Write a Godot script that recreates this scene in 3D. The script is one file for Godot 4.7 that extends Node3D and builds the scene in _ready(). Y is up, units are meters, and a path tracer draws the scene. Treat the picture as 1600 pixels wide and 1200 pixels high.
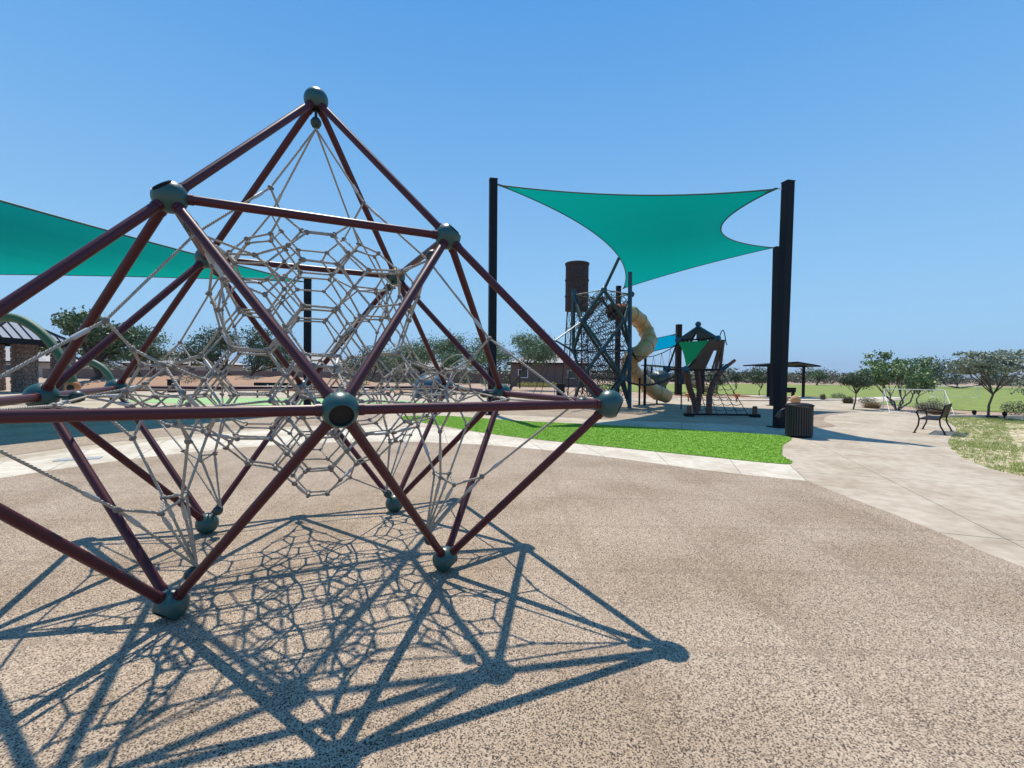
extends Node3D
# A playground plaza: an octahedral rope-net climber in front, shade sails, a rope tower, a playhouse and a park behind.

const EYE := Vector3(0.0, 1.578, 0.0)
var M := {}
var used := {}
var rng := RandomNumberGenerator.new()

# ------------------------------------------------------------------ mesh builder
class MB:
	var v := PackedVector3Array()
	var n := PackedVector3Array()
	var t := PackedVector2Array()
	var c := PackedColorArray()
	var i := PackedInt32Array()
	var col := Color(1, 1, 1)

	func vert(p: Vector3, nn: Vector3, uv := Vector2.ZERO) -> int:
		v.append(p); n.append(nn); t.append(uv); c.append(col)
		return v.size() - 1

	func tri(a: Vector3, b: Vector3, d: Vector3) -> void:
		var nn := (d - a).cross(b - a).normalized()
		var k := vert(a, nn, Vector2(a.x, a.z)); vert(b, nn, Vector2(b.x, b.z)); vert(d, nn, Vector2(d.x, d.z))
		i.append_array(PackedInt32Array([k, k + 1, k + 2]))

	# a, b, c2, d run clockwise seen from the front
	func quad(a: Vector3, b: Vector3, c2: Vector3, d: Vector3) -> void:
		var nn := (c2 - a).cross(b - a)
		if nn.length() < 1e-9: nn = (d - a).cross(c2 - a)
		nn = nn.normalized()
		var w := (b - a).length()
		var h := (d - a).length()
		var k := vert(a, nn, Vector2(0, 0)); vert(b, nn, Vector2(w, 0)); vert(c2, nn, Vector2(w, h)); vert(d, nn, Vector2(0, h))
		i.append_array(PackedInt32Array([k, k + 1, k + 2, k, k + 2, k + 3]))

	func path(pts: Array, radii: Array, sides := 10, caps := true, vs := 1.0) -> void:
		var up := Vector3.UP
		var x := Vector3.ZERO
		var start := v.size()
		var along := 0.0
		var m := pts.size()
		for k in m:
			var p: Vector3 = pts[k]
			var d: Vector3
			if k == 0: d = (pts[1] - p)
			elif k == m - 1: d = (p - pts[k - 1])
			else: d = ((pts[k + 1] - p).normalized() + (p - pts[k - 1]).normalized())
			d = d.normalized()
			if x == Vector3.ZERO:
				x = up.cross(d) if absf(d.y) < 0.95 else Vector3.RIGHT.cross(d)
			x = (x - d * x.dot(d)).normalized()
			var y := d.cross(x)
			if k > 0: along += (p - pts[k - 1]).length()
			var r: float = radii[k] if radii.size() > k else radii[radii.size() - 1]
			for s in sides + 1:
				var a := TAU * s / sides
				var nn := x * cos(a) + y * sin(a)
				vert(p + nn * r, nn, Vector2(float(s) / sides, along * vs))
		for k in m - 1:
			for s in sides:
				var a := start + k * (sides + 1) + s
				var b := a + sides + 1
				i.append_array(PackedInt32Array([a, b, a + 1, a + 1, b, b + 1]))
		if caps:
			for e in 2:
				var p: Vector3 = pts[0] if e == 0 else pts[m - 1]
				var d: Vector3 = (pts[0] - pts[1]).normalized() if e == 0 else (pts[m - 1] - pts[m - 2]).normalized()
				var base := start if e == 0 else start + (m - 1) * (sides + 1)
				var k := vert(p, d)
				var first := v.size()
				for s in sides + 1: vert(v[base + s], d)
				for s in sides:
					if e == 0: i.append_array(PackedInt32Array([k, first + s, first + s + 1]))
					else: i.append_array(PackedInt32Array([k, first + s + 1, first + s]))

	func tube(a: Vector3, b: Vector3, r := 0.05, r2 := -1.0, sides := 10, caps := true, vs := 1.0) -> void:
		path([a, b], [r, r2 if r2 >= 0 else r], sides, caps, vs)

	# profile: Vector2(radius, height) from the top pole to the bottom, turned about the y axis of xf
	func lathe(profile: Array, segs: int, xf := Transform3D.IDENTITY, sharp := false) -> void:
		var m := profile.size()
		if sharp:
			for k in m - 1: lathe([profile[k], profile[k + 1]], segs, xf)
			return
		var start := v.size()
		for k in m:
			var p: Vector2 = profile[k]
			var q: Vector2 = profile[min(k + 1, m - 1)] - profile[max(k - 1, 0)]
			var nr := Vector2(-q.y, q.x).normalized()
			for s in segs + 1:
				var a := TAU * s / segs
				vert(xf * Vector3(p.x * cos(a), p.y, p.x * sin(a)), (xf.basis * Vector3(nr.x * cos(a), nr.y, nr.x * sin(a))).normalized(), Vector2(float(s) / segs, float(k) / m))
		for k in m - 1:
			for s in segs:
				var a := start + k * (segs + 1) + s
				var b := a + segs + 1
				i.append_array(PackedInt32Array([a, b, a + 1, a + 1, b, b + 1]))

	func ball(p: Vector3, r: float, segs := 12) -> void:
		var pr := []
		var m := segs / 2
		for k in m + 1: pr.append(Vector2(r * sin(PI * k / m), r * cos(PI * k / m)))
		lathe(pr, segs, Transform3D(Basis.IDENTITY, p))

	# chamfered box
	func box(ctr: Vector3, size: Vector3, bs := Basis.IDENTITY, ch := 0.0) -> void:
		var h := size * 0.5
		ch = min(ch, min(h.x, min(h.y, h.z)) * 0.6)
		var ax := [Vector3.RIGHT, Vector3.UP, Vector3.BACK]
		for a in 3:
			var u: Vector3 = ax[(a + 1) % 3]
			var w: Vector3 = ax[(a + 2) % 3]
			for s in [-1.0, 1.0]:
				var o: Vector3 = ax[a] * h[a] * s
				var eu: Vector3 = u * (h[(a + 1) % 3] - ch)
				var ew: Vector3 = w * (h[(a + 2) % 3] - ch)
				if s > 0: quad(ctr + bs * (o - eu - ew), ctr + bs * (o - eu + ew), ctr + bs * (o + eu + ew), ctr + bs * (o + eu - ew))
				else: quad(ctr + bs * (o - eu - ew), ctr + bs * (o + eu - ew), ctr + bs * (o + eu + ew), ctr + bs * (o - eu + ew))
		if ch <= 0.0: return
		for a in 3:
			var b := (a + 1) % 3
			var d := (a + 2) % 3
			for s1 in [-1.0, 1.0]:
				for s2 in [-1.0, 1.0]:
					var ea: Vector3 = ax[a] * (h[a] - ch)
					var p1: Vector3 = ax[b] * h[b] * s1 + ax[d] * (h[d] - ch) * s2
					var p2: Vector3 = ax[b] * (h[b] - ch) * s1 + ax[d] * h[d] * s2
					if s1 * s2 > 0: quad(ctr + bs * (p1 - ea), ctr + bs * (p2 - ea), ctr + bs * (p2 + ea), ctr + bs * (p1 + ea))
					else: quad(ctr + bs * (p1 - ea), ctr + bs * (p1 + ea), ctr + bs * (p2 + ea), ctr + bs * (p2 - ea))
		for sx in [-1.0, 1.0]:
			for sy in [-1.0, 1.0]:
				for sz in [-1.0, 1.0]:
					var k := Vector3(sx, sy, sz)
					var hx := ctr + bs * (Vector3(h.x, h.y - ch, h.z - ch) * k)
					var hy := ctr + bs * (Vector3(h.x - ch, h.y, h.z - ch) * k)
					var hz := ctr + bs * (Vector3(h.x - ch, h.y - ch, h.z) * k)
					if sx * sy * sz > 0: tri(hx, hz, hy)
					else: tri(hx, hy, hz)

	# a box whose long axis runs from a to b; w across, th through (th along the hint)
	func beam(a: Vector3, b: Vector3, w: float, th: float, hint := Vector3.UP, ch := 0.0) -> void:
		var d := (b - a)
		var l := d.length()
		d = d / l
		var x := hint.cross(d)
		if x.length() < 0.01: x = Vector3.RIGHT.cross(d)
		x = x.normalized()
		box((a + b) * 0.5, Vector3(w, th, l), Basis(x, d.cross(x), d), ch)

	# flat polygon (x, z) extruded from y0 to y1
	func prism(poly: PackedVector2Array, y0: float, y1: float) -> void:
		var idx := Geometry2D.triangulate_polygon(poly)
		var k0 := v.size()
		for p in poly: vert(Vector3(p.x, y1, p.y), Vector3.UP, p)
		for k in range(0, idx.size(), 3):
			var a := poly[idx[k]]
			var b := poly[idx[k + 1]]
			var d := poly[idx[k + 2]]
			if (b - a).cross(d - a) > 0: i.append_array(PackedInt32Array([k0 + idx[k], k0 + idx[k + 1], k0 + idx[k + 2]]))
			else: i.append_array(PackedInt32Array([k0 + idx[k], k0 + idx[k + 2], k0 + idx[k + 1]]))
		if y1 - y0 < 0.001: return
		var ccw := not Geometry2D.is_polygon_clockwise(poly)
		for k in poly.size():
			var a := poly[k]
			var b := poly[(k + 1) % poly.size()]
			if ccw: quad(Vector3(b.x, y0, b.y), Vector3(b.x, y1, b.y), Vector3(a.x, y1, a.y), Vector3(a.x, y0, a.y))
			else: quad(Vector3(a.x, y0, a.y), Vector3(a.x, y1, a.y), Vector3(b.x, y1, b.y), Vector3(b.x, y0, b.y))

	func mesh() -> ArrayMesh:
		var arr := []
		arr.resize(Mesh.ARRAY_MAX)
		arr[Mesh.ARRAY_VERTEX] = v
		arr[Mesh.ARRAY_NORMAL] = n
		arr[Mesh.ARRAY_TEX_UV] = t
		arr[Mesh.ARRAY_COLOR] = c
		arr[Mesh.ARRAY_INDEX] = i
		var m := ArrayMesh.new()
		m.add_surface_from_arrays(Mesh.PRIMITIVE_TRIANGLES, arr)
		return m

# ------------------------------------------------------------------ naming
func numbered(called: String) -> String:
	var k: int = used.get(called, 0)
	used[called] = k + 1
	return called if k == 0 else "%s_%03d" % [called, k]

func tag(o: Node, label: String, category: String, group := "") -> Node:
	o.set_meta("label", label)
	o.set_meta("category", category)
	if group != "": o.set_meta("group", group)
	return o

func thing(called: String, label: String, category: String, pos := Vector3.ZERO, turn := 0.0, group := "") -> Node3D:
	var o := Node3D.new()
	o.name = numbered(called)
	add_child(o)
	o.position = pos
	o.rotation.y = turn
	tag(o, label, category, group)
	return o

func part(called: String, mb, mat: Material, parent: Node = self) -> MeshInstance3D:
	var o := MeshInstance3D.new()
	o.mesh = mb.mesh() if mb is MB else mb
	o.material_override = mat
	o.name = numbered(called) if parent == self else called
	parent.add_child(o, true)
	return o

func struct(called: String, mb, mat: Material) -> MeshInstance3D:
	var o := part(called, mb, mat)
	o.set_meta("kind", "structure")
	return o

# ------------------------------------------------------------------ materials
func lin(r: float, g: float, b: float) -> Color:
	return Color(r, g, b).linear_to_srgb()

func mat(r: float, g: float, b: float, rough := 0.8, metal := 0.0) -> StandardMaterial3D:
	var m := StandardMaterial3D.new()
	m.albedo_color = lin(r, g, b)
	m.roughness = rough
	m.metallic = metal
	return m

# seamless noise image coloured through stops: [[at, Color(linear)], ...]
func noise_tex(sd: int, size: int, freq: float, oct: int, stops: Array, kind := FastNoiseLite.TYPE_SIMPLEX_SMOOTH, cell := false, hard := false) -> ImageTexture:
	var f := FastNoiseLite.new()
	f.seed = sd
	f.noise_type = kind
	f.frequency = freq
	f.fractal_type = FastNoiseLite.FRACTAL_FBM if oct > 1 else FastNoiseLite.FRACTAL_NONE
	f.fractal_octaves = oct
	if cell:
		f.cellular_return_type = FastNoiseLite.RETURN_CELL_VALUE
		f.cellular_jitter = 1.0
	var im := f.get_seamless_image(size, size, false, false, 0.12, not cell)
	im.convert(Image.FORMAT_L8)
	var lut := PackedByteArray()
	lut.resize(768)
	for k in 256:
		var x := k / 255.0
		var q: Color = stops[stops.size() - 1][1]
		for s in stops.size():
			if x <= stops[s][0]:
				if s == 0 or hard: q = stops[s][1]
				else: q = (stops[s - 1][1] as Color).lerp(stops[s][1], (x - stops[s - 1][0]) / (stops[s][0] - stops[s - 1][0]))
				break
		q = q.linear_to_srgb()
		lut[k * 3] = int(q.r * 255); lut[k * 3 + 1] = int(q.g * 255); lut[k * 3 + 2] = int(q.b * 255)
	var src := im.get_data()
	var out := PackedByteArray()
	out.resize(size * size * 3)
	for k in size * size:
		var s := src[k] * 3
		out[k * 3] = lut[s]; out[k * 3 + 1] = lut[s + 1]; out[k * 3 + 2] = lut[s + 2]
	return ImageTexture.create_from_image(Image.create_from_data(size, size, false, Image.FORMAT_RGB8, out))

func tri_mat(tex: Texture2D, metres: float, rough := 0.9, detail: Texture2D = null) -> StandardMaterial3D:
	var m := StandardMaterial3D.new()
	m.albedo_texture = tex
	m.uv1_triplanar = true
	m.uv1_world_triplanar = true
	m.uv1_scale = Vector3.ONE / metres
	m.roughness = rough
	if detail != null:
		m.detail_enabled = true
		m.detail_albedo = detail
		m.detail_blend_mode = BaseMaterial3D.BLEND_MODE_MUL
		m.detail_uv_layer = BaseMaterial3D.DETAIL_UV_2
		m.uv2_triplanar = true
		m.uv2_world_triplanar = true
		m.uv2_scale = Vector3.ONE / 9.7
	return m

func make_materials() -> void:
	var cream := Color(0.415, 0.312, 0.215)
	var pale := Color(0.53, 0.42, 0.305)
	var tan := Color(0.25, 0.185, 0.125)
	var umber := Color(0.066, 0.046, 0.034)
	var patch := noise_tex(91, 512, 0.012, 4, [[0.2, Color(0.80, 0.77, 0.73)], [0.5, Color(0.94, 0.93, 0.92)], [0.8, Color(1, 1, 1)]])
	M.rubber = tri_mat(noise_tex(11, 1024, 0.19, 1, [[0.10, pale], [0.22, umber], [0.32, tan], [0.56, cream], [0.66, umber], [0.74, tan], [0.90, pale], [1.0, cream]], FastNoiseLite.TYPE_CELLULAR, true, true), 1.12, 0.92, patch)
	M.concrete = tri_mat(noise_tex(5, 1024, 0.02, 5, [[0.2, Color(0.41, 0.335, 0.245)], [0.5, Color(0.465, 0.385, 0.287)], [0.75, Color(0.505, 0.425, 0.32)]]), 5.3, 0.85, patch)
	M.pale_concrete = tri_mat(noise_tex(6, 512, 0.03, 5, [[0.2, Color(0.53, 0.465, 0.365)], [0.8, Color(0.64, 0.575, 0.465)]]), 3.7, 0.85, patch)
	M.joint = mat(0.10, 0.085, 0.07, 0.95)
	M.dirt = tri_mat(noise_tex(21, 1024, 0.035, 5, [[0.2, Color(0.30, 0.20, 0.13)], [0.5, Color(0.42, 0.30, 0.21)], [0.8, Color(0.52, 0.39, 0.28)]]), 6.1, 0.95, patch)
	M.mound = tri_mat(noise_tex(22, 512, 0.05, 5, [[0.2, Color(0.27, 0.15, 0.085)], [0.8, Color(0.46, 0.28, 0.17)]]), 3.0, 0.95)
	M.lawn = tri_mat(noise_tex(31, 1024, 0.03, 5, [[0.2, Color(0.13, 0.19, 0.025)], [0.5, Color(0.19, 0.25, 0.035)], [0.8, Color(0.27, 0.29, 0.06)]]), 11.0, 0.95, patch)
	M.dry_turf = tri_mat(noise_tex(33, 1024, 0.012, 5, [[0.28, Color(0.22, 0.23, 0.07)], [0.40, Color(0.38, 0.33, 0.16)], [0.52, Color(0.50, 0.40, 0.26)], [0.8, Color(0.57, 0.46, 0.32)]]), 8.0, 0.95)
	M.turf = tri_mat(noise_tex(32, 512, 0.06, 4, [[0.2, Color(0.13, 0.30, 0.025)], [0.8, Color(0.21, 0.40, 0.045)]]), 2.2, 0.9)
	M.pale_turf = tri_mat(noise_tex(35, 512, 0.06, 4, [[0.2, Color(0.22, 0.40, 0.15)], [0.8, Color(0.31, 0.48, 0.20)]]), 2.2, 0.9)
	M.blade = mat(1, 1, 1, 0.8)
	M.blade.vertex_color_use_as_albedo = true
	M.blade.backlight = Color(0.5, 0.5, 0.5)
	M.maroon = mat(0.068, 0.013, 0.018, 0.40)
	M.ball = mat(0.022, 0.076, 0.068, 0.36)
	M.hole = mat(0.006, 0.006, 0.007, 0.7)
	M.fitting = mat(0.020, 0.045, 0.042, 0.45)
	M.steel = mat(0.55, 0.55, 0.55, 0.35, 0.9)
	M.rope = mat(0.53, 0.47, 0.385, 0.9)
	var rim := Image.create(32, 32, false, Image.FORMAT_L8)
	for y in 32:
		for x in 32:
			rim.set_pixel(x, y, Color.from_hsv(0, 0, absf(sin(PI * (3.0 * x / 32.0 + y / 32.0 * 3.0)))))
	rim.convert(Image.FORMAT_RGBA8)
	rim.bump_map_to_normal_map(6.0)
	M.rope.normal_enabled = true
	M.rope.normal_texture = ImageTexture.create_from_image(rim)
	M.rope.normal_scale = 1.0
	M.knot = mat(0.20, 0.175, 0.155, 0.7)
	M.sleeve = mat(0.46, 0.45, 0.43, 0.45, 0.3)
	M.dark_rope = mat(0.030, 0.026, 0.028, 0.9)
	M.post = mat(0.010, 0.012, 0.017, 0.5)
	M.brown_post = mat(0.018, 0.011, 0.010, 0.5)
	var weave := noise_tex(41, 256, 0.2, 2, [[0.2, Color(0.0, 0.66, 0.80)], [0.8, Color(0.0, 0.74, 0.88)]])
	M.sail = tri_mat(weave, 0.8, 0.9)
	M.sail.backlight = Color(0.85, 0.85, 0.85)
	M.sail.metallic_specular = 0.08
	M.cable = mat(0.01, 0.09, 0.10, 0.6)
	M.green_sail = mat(0.0, 0.30, 0.085, 0.9)
	M.green_sail.backlight = Color(0.9, 0.9, 0.9)
	M.blue = mat(0.007, 0.058, 0.105, 0.45)
	M.teal_tube = mat(0.008, 0.044, 0.052, 0.45)
	M.slide = tri_mat(noise_tex(51, 256, 0.02, 4, [[0.2, Color(0.45, 0.27, 0.115)], [0.8, Color(0.55, 0.35, 0.165)]]), 2.0, 0.42)
	M.slide_red = mat(0.30, 0.075, 0.035, 0.5)
	M.rust = tri_mat(noise_tex(52, 512, 0.03, 5, [[0.25, Color(0.020, 0.012, 0.012)], [0.55, Color(0.035, 0.018, 0.016)], [0.8, Color(0.062, 0.030, 0.024)]]), 3.0, 0.85)
	M.log = tri_mat(noise_tex(53, 512, 0.05, 4, [[0.25, Color(0.085, 0.028, 0.016)], [0.55, Color(0.16, 0.058, 0.032)], [0.8, Color(0.24, 0.10, 0.055)]]), 0.9, 0.75)
	M.slat = tri_mat(noise_tex(54, 512, 0.06, 4, [[0.25, Color(0.045, 0.026, 0.020)], [0.8, Color(0.11, 0.065, 0.045)]]), 0.9, 0.75)
	M.iron = mat(0.015, 0.0135, 0.0145, 0.5)
	M.bench = mat(0.020, 0.012, 0.011, 0.45)
	M.black = mat(0.010, 0.010, 0.011, 0.5)
	M.white = mat(0.78, 0.78, 0.76, 0.5)
	M.boulder = tri_mat(noise_tex(55, 256, 0.05, 4, [[0.2, Color(0.44, 0.22, 0.10)], [0.8, Color(0.60, 0.36, 0.19)]]), 1.0, 0.9)
	M.orange = mat(0.45, 0.16, 0.05, 0.6)
	M.arch = mat(0.05, 0.115, 0.072, 0.6)
	M.bark = tri_mat(noise_tex(56, 256, 0.08, 4, [[0.2, Color(0.05, 0.035, 0.027)], [0.8, Color(0.13, 0.095, 0.075)]]), 0.7, 0.95)
	M.pale_bark = tri_mat(noise_tex(57, 256, 0.08, 4, [[0.2, Color(0.10, 0.075, 0.06)], [0.8, Color(0.22, 0.175, 0.145)]]), 0.7, 0.95)
	M.leaf = mat(1, 1, 1, 0.6)
	M.leaf.vertex_color_use_as_albedo = true
	M.leaf.backlight = Color(0.55, 0.55, 0.55)
	M.stone = tri_mat(noise_tex(58, 256, 0.04, 5, [[0.2, Color(0.10, 0.07, 0.06)], [0.5, Color(0.19, 0.14, 0.12)], [0.8, Color(0.30, 0.23, 0.19)]]), 1.6, 0.9)
	M.mortar = mat(0.13, 0.10, 0.09, 0.95)
	M.roof_metal = mat(0.30, 0.32, 0.36, 0.5)
	M.dark_trim = mat(0.012, 0.011, 0.015, 0.5)
	M.brown_wall = tri_mat(noise_tex(59, 256, 0.05, 4, [[0.2, Color(0.12, 0.075, 0.065)], [0.8, Color(0.17, 0.11, 0.095)]]), 2.0, 0.9)
	M.stucco = tri_mat(noise_tex(60, 256, 0.05, 4, [[0.2, Color(0.36, 0.28, 0.21)], [0.8, Color(0.44, 0.35, 0.27)]]), 3.0, 0.9)
	M.house_roof = tri_mat(noise_tex(61, 256, 0.05, 4, [[0.2, Color(0.34, 0.31, 0.29)], [0.8, Color(0.46, 0.42, 0.39)]]), 3.0, 0.9)
	M.glass = mat(0.03, 0.035, 0.04, 0.1)
	M.mountain = tri_mat(noise_tex(62, 256, 0.02, 5, [[0.2, Color(0.16, 0.13, 0.12)], [0.8, Color(0.26, 0.21, 0.18)]]), 900.0, 0.95)
	for k in [M.post, M.brown_post, M.iron, M.bench, M.dark_trim, M.black]: k.metallic_specular = 0.22
	M.maroon.metallic_specular = 0.4
	M.can_steel = mat(0.032, 0.025, 0.024, 0.5)
	M.plate = mat(0.32, 0.33, 0.35, 0.5, 0.4)
	M.bag = mat(0.015, 0.015, 0.017, 0.35)

# ------------------------------------------------------------------ start
func _ready() -> void:
	rng.seed = 4711
	var cam := Camera3D.new()
	cam.name = "camera"
	cam.position = EYE
	cam.rotation = Vector3(-0.0214, 0.0, 0.012)
	cam.fov = 77.08
	cam.near = 0.05
	cam.far = 12000.0
	add_child(cam)
	cam.current = true

	var sky_m := ProceduralSkyMaterial.new()
	sky_m.sky_top_color = lin(0.036, 0.242, 0.66)
	sky_m.sky_horizon_color = lin(0.35, 0.65, 0.90)
	sky_m.sky_curve = 0.30
	sky_m.ground_horizon_color = lin(0.45, 0.40, 0.34)
	sky_m.ground_bottom_color = lin(0.30, 0.25, 0.20)
	sky_m.sun_angle_max = 14.0
	sky_m.sun_curve = 0.1
	var sky := Sky.new()
	sky.sky_material = sky_m
	var env := Environment.new()
	env.background_mode = Environment.BG_SKY
	env.sky = sky
	env.tonemap_mode = Environment.TONE_MAPPER_LINEAR
	env.tonemap_exposure = 1.14
	env.sdfgi_enabled = true
	env.ssao_enabled = true
	env.ssil_enabled = true
	env.fog_enabled = true
	env.fog_density = 0.00022
	env.fog_light_color = lin(0.62, 0.76, 0.92)
	var we := WorldEnvironment.new()
	we.name = "world_environment"
	we.environment = env
	add_child(we)

	var sun := DirectionalLight3D.new()
	sun.name = "sun"
	sun.light_energy = 1.6
	sun.light_color = Color(1.0, 0.965, 0.91)
	sun.light_angular_distance = 0.55
	sun.shadow_enabled = true
	add_child(sun)
	sun.look_at_from_position(Vector3(-1.7, 10.0, -4.9), Vector3.ZERO)

	make_materials()
	build_ground()
	build_far()
	build_buildings()
	build_climber()
	build_sails()
	build_rope_tower()
	build_playhouse()
	build_play_behind()
	build_right_furniture()
	build_left_play()
	build_trees()
	build_shrubs()
	build_grass()

# ------------------------------------------------------------------ ground
func smooth(pts: Array, closed := false, per := 6) -> PackedVector2Array:
	var out := PackedVector2Array()
	var m := pts.size()
	for k in (m if closed else m - 1):
		var p0: Vector2 = pts[(k - 1 + m) % m] if closed or k > 0 else pts[0]
		var p1: Vector2 = pts[k]
		var p2: Vector2 = pts[(k + 1) % m]
		var p3: Vector2 = pts[(k + 2) % m] if closed or k + 2 < m else pts[m - 1]
		for s in per: out.append(p1.cubic_interpolate(p2, p0, p3, float(s) / per))
	if not closed: out.append(pts[m - 1])
	return out

var band_low: PackedVector2Array
var band_up: PackedVector2Array
var turf_poly: PackedVector2Array
var turf2_poly: PackedVector2Array
var patch_poly: PackedVector2Array
var plaza: PackedVector2Array

func build_ground() -> void:
	var g := MB.new()
	g.prism(PackedVector2Array([Vector2(-6000, 900), Vector2(-6000, -6000), Vector2(6000, -6000), Vector2(6000, 900)]), -0.05, -0.05)
	struct("ground", g, M.dirt)
	# ring of pale concrete round the climber
	band_low = smooth([Vector2(4.50, -7.28), Vector2(3.23, -8.06), Vector2(1.80, -9.25), Vector2(0.10, -10.30), Vector2(-1.43, -10.80), Vector2(-3.0, -10.90), Vector2(-4.85, -10.30), Vector2(-6.30, -8.95), Vector2(-7.10, -7.35), Vector2(-7.45, -5.6), Vector2(-7.3, -3.4), Vector2(-6.6, -1.0), Vector2(-5.0, 1.4)])
	band_up = smooth([Vector2(5.00, -8.62), Vector2(3.60, -9.50), Vector2(1.60, -10.85), Vector2(-0.31, -12.25), Vector2(-1.95, -13.7), Vector2(-3.5, -13.9), Vector2(-5.75, -13.3), Vector2(-7.35, -11.45), Vector2(-8.25, -9.40), Vector2(-8.6, -7.3), Vector2(-8.75, -4.0), Vector2(-8.2, -0.7), Vector2(-6.5, 2.0)])
	var walk_l := smooth([Vector2(4.1, 6.0), Vector2(4.2, 0.0), Vector2(4.31, -4.0), Vector2(4.37, -4.65), Vector2(4.43, -5.5), Vector2(4.45, -6.3), Vector2(4.50, -7.28)])
	# concrete under everything, cut into slabs
	plaza = smooth([Vector2(9.5, 6.0), Vector2(8.9, -1.0), Vector2(8.4, -5.0), Vector2(8.35, -7.8), Vector2(8.8, -9.15), Vector2(9.67, -10.5), Vector2(11.0, -12.1), Vector2(12.4, -13.5), Vector2(14.5, -15.7), Vector2(16.6, -18.6), Vector2(18.2, -21.6), Vector2(19.2, -24.2), Vector2(19.8, -26.4), Vector2(24.0, -31.5), Vector2(30.0, -36.5)], false, 4)
	plaza.append_array(PackedVector2Array([Vector2(29, -38), Vector2(22.0, -33.0), Vector2(17.5, -30.6)]))
	plaza.append_array(smooth([Vector2(12.6, -31.0), Vector2(5.0, -34.0), Vector2(-5.0, -36.5), Vector2(-18.0, -36.5), Vector2(-36.0, -35.0), Vector2(-36.0, 6.0)], false, 3))
	var base := MB.new()
	base.prism(plaza, -0.045, -0.024)
	struct("pavement_bed", base, M.joint)
	var disc := band_up.duplicate()
	disc.append_array(PackedVector2Array([Vector2(-3.0, 6.5), Vector2(4.1, 6.5)]))
	var wr := walk_l.duplicate()
	disc.append_array(wr)
	disc.append(Vector2(5.00, -8.62))
	var pave := Node3D.new()
	pave.name = "pavement"
	pave.set_meta("kind", "structure")
	add_child(pave)
	var turn := 0.34
	var s := 3.05
	for ix in range(-16, 17):
		for iz in range(-17, 6):
			var cell := PackedVector2Array()
			for q in [Vector2(0, 0), Vector2(1, 0), Vector2(1, 1), Vector2(0, 1)]: cell.append((Vector2(ix, iz) + q).rotated(turn) * s)
			for a in Geometry2D.intersect_polygons(cell, plaza):
				for b in Geometry2D.clip_polygons(a, disc):
					if Geometry2D.is_polygon_clockwise(b) and false: continue
					for d in Geometry2D.offset_polygon(b, -0.006):
						if d.size() < 3 or Geometry2D.triangulate_polygon(d).is_empty(): continue
						var mb := MB.new()
						mb.prism(d, -0.03, 0.0)
						part("slab", mb, M.concrete, pave)
	# slabs of the ring
	var ring := Node3D.new()
	ring.name = "ring_path"
	ring.set_meta("kind", "structure")
	add_child(ring)
	var m := band_low.size()
	var step := 4
	var k := 0
	while k < m - 1:
		var e := mini(k + step, m - 1)
		var poly := PackedVector2Array()
		for q in range(k, e + 1): poly.append(band_low[q])
		for q in range(e, k - 1, -1): poly.append(band_up[q])
		for d in Geometry2D.offset_polygon(poly, -0.005):
			if d.size() < 3 or Geometry2D.triangulate_polygon(d).is_empty(): continue
			var mb := MB.new()
			mb.prism(d, -0.03, 0.001)
			part("slab", mb, M.pale_concrete, ring)
		k = e
	var rb := MB.new()
	rb.prism(disc, -0.03, -0.022)
	struct("ring_bed", rb, M.joint)
	# rubber under the climber
	var near := band_low.duplicate()
	near.append_array(PackedVector2Array([Vector2(-3.0, 6.0), Vector2(4.1, 6.0)]))
	near.append_array(walk_l.slice(1, walk_l.size() - 1))
	var r := MB.new()
	r.prism(near, -0.03, 0.005)
	struct("rubber_surface", r, M.rubber)
	r = MB.new()
	r.prism(smooth([Vector2(-9.1, -7.3), Vector2(-8.8, -9.6), Vector2(-7.9, -11.7), Vector2(-6.2, -13.7), Vector2(-4.6, -14.6), Vector2(-4.3, -16.4), Vector2(-5.4, -18.4), Vector2(-9.0, -19.3), Vector2(-14.0, -19.3), Vector2(-21.0, -18.0), Vector2(-22.0, -10.0), Vector2(-18.0, -3.0), Vector2(-10.0, -2.0)], true), -0.02, 0.005)
	struct("rubber_surface_left", r, M.rubber)
	r = MB.new()
	r.prism(smooth([Vector2(10.39, -15.5), Vector2(8.83, -15.15), Vector2(6.46, -16.10), Vector2(4.02, -16.75), Vector2(1.90, -17.65), Vector2(-0.23, -18.5), Vector2(-2.6, -19.7), Vector2(-3.2, -22.6), Vector2(-0.5, -26.4), Vector2(4.0, -28.4), Vector2(8.6, -27.2), Vector2(12.0, -24.6), Vector2(15.0, -22.2), Vector2(14.8, -21.4), Vector2(13.25, -20.07), Vector2(11.8, -18.2), Vector2(11.05, -16.9)], true), -0.02, 0.005)
	struct("rubber_surface_right", r, M.rubber)
	# artificial turf
	turf_poly = smooth([Vector2(4.98, -8.70), Vector2(3.60, -9.56), Vector2(1.60, -10.92), Vector2(-0.28, -12.32), Vector2(-1.86, -14.07), Vector2(-3.9, -16.75), Vector2(-2.33, -17.4), Vector2(0.0, -16.0), Vector2(1.65, -15.4), Vector2(3.53, -14.66), Vector2(5.49, -13.7), Vector2(7.2, -12.65), Vector2(6.2, -11.0), Vector2(5.4, -9.6)], true)
	r = MB.new()
	r.prism(turf_poly, -0.02, 0.012)
	struct("artificial_turf", r, M.turf)
	turf2_poly = smooth([Vector2(-3.6, -22.2), Vector2(-4.2, -25.0), Vector2(-7.0, -27.4), Vector2(-13.0, -27.8), Vector2(-18.5, -26.2), Vector2(-19.0, -23.4), Vector2(-13.0, -22.0), Vector2(-7.0, -21.6)], true)
	r = MB.new()
	r.prism(turf2_poly, -0.02, 0.012)
	struct("artificial_turf_left", r, M.pale_turf)
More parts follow.
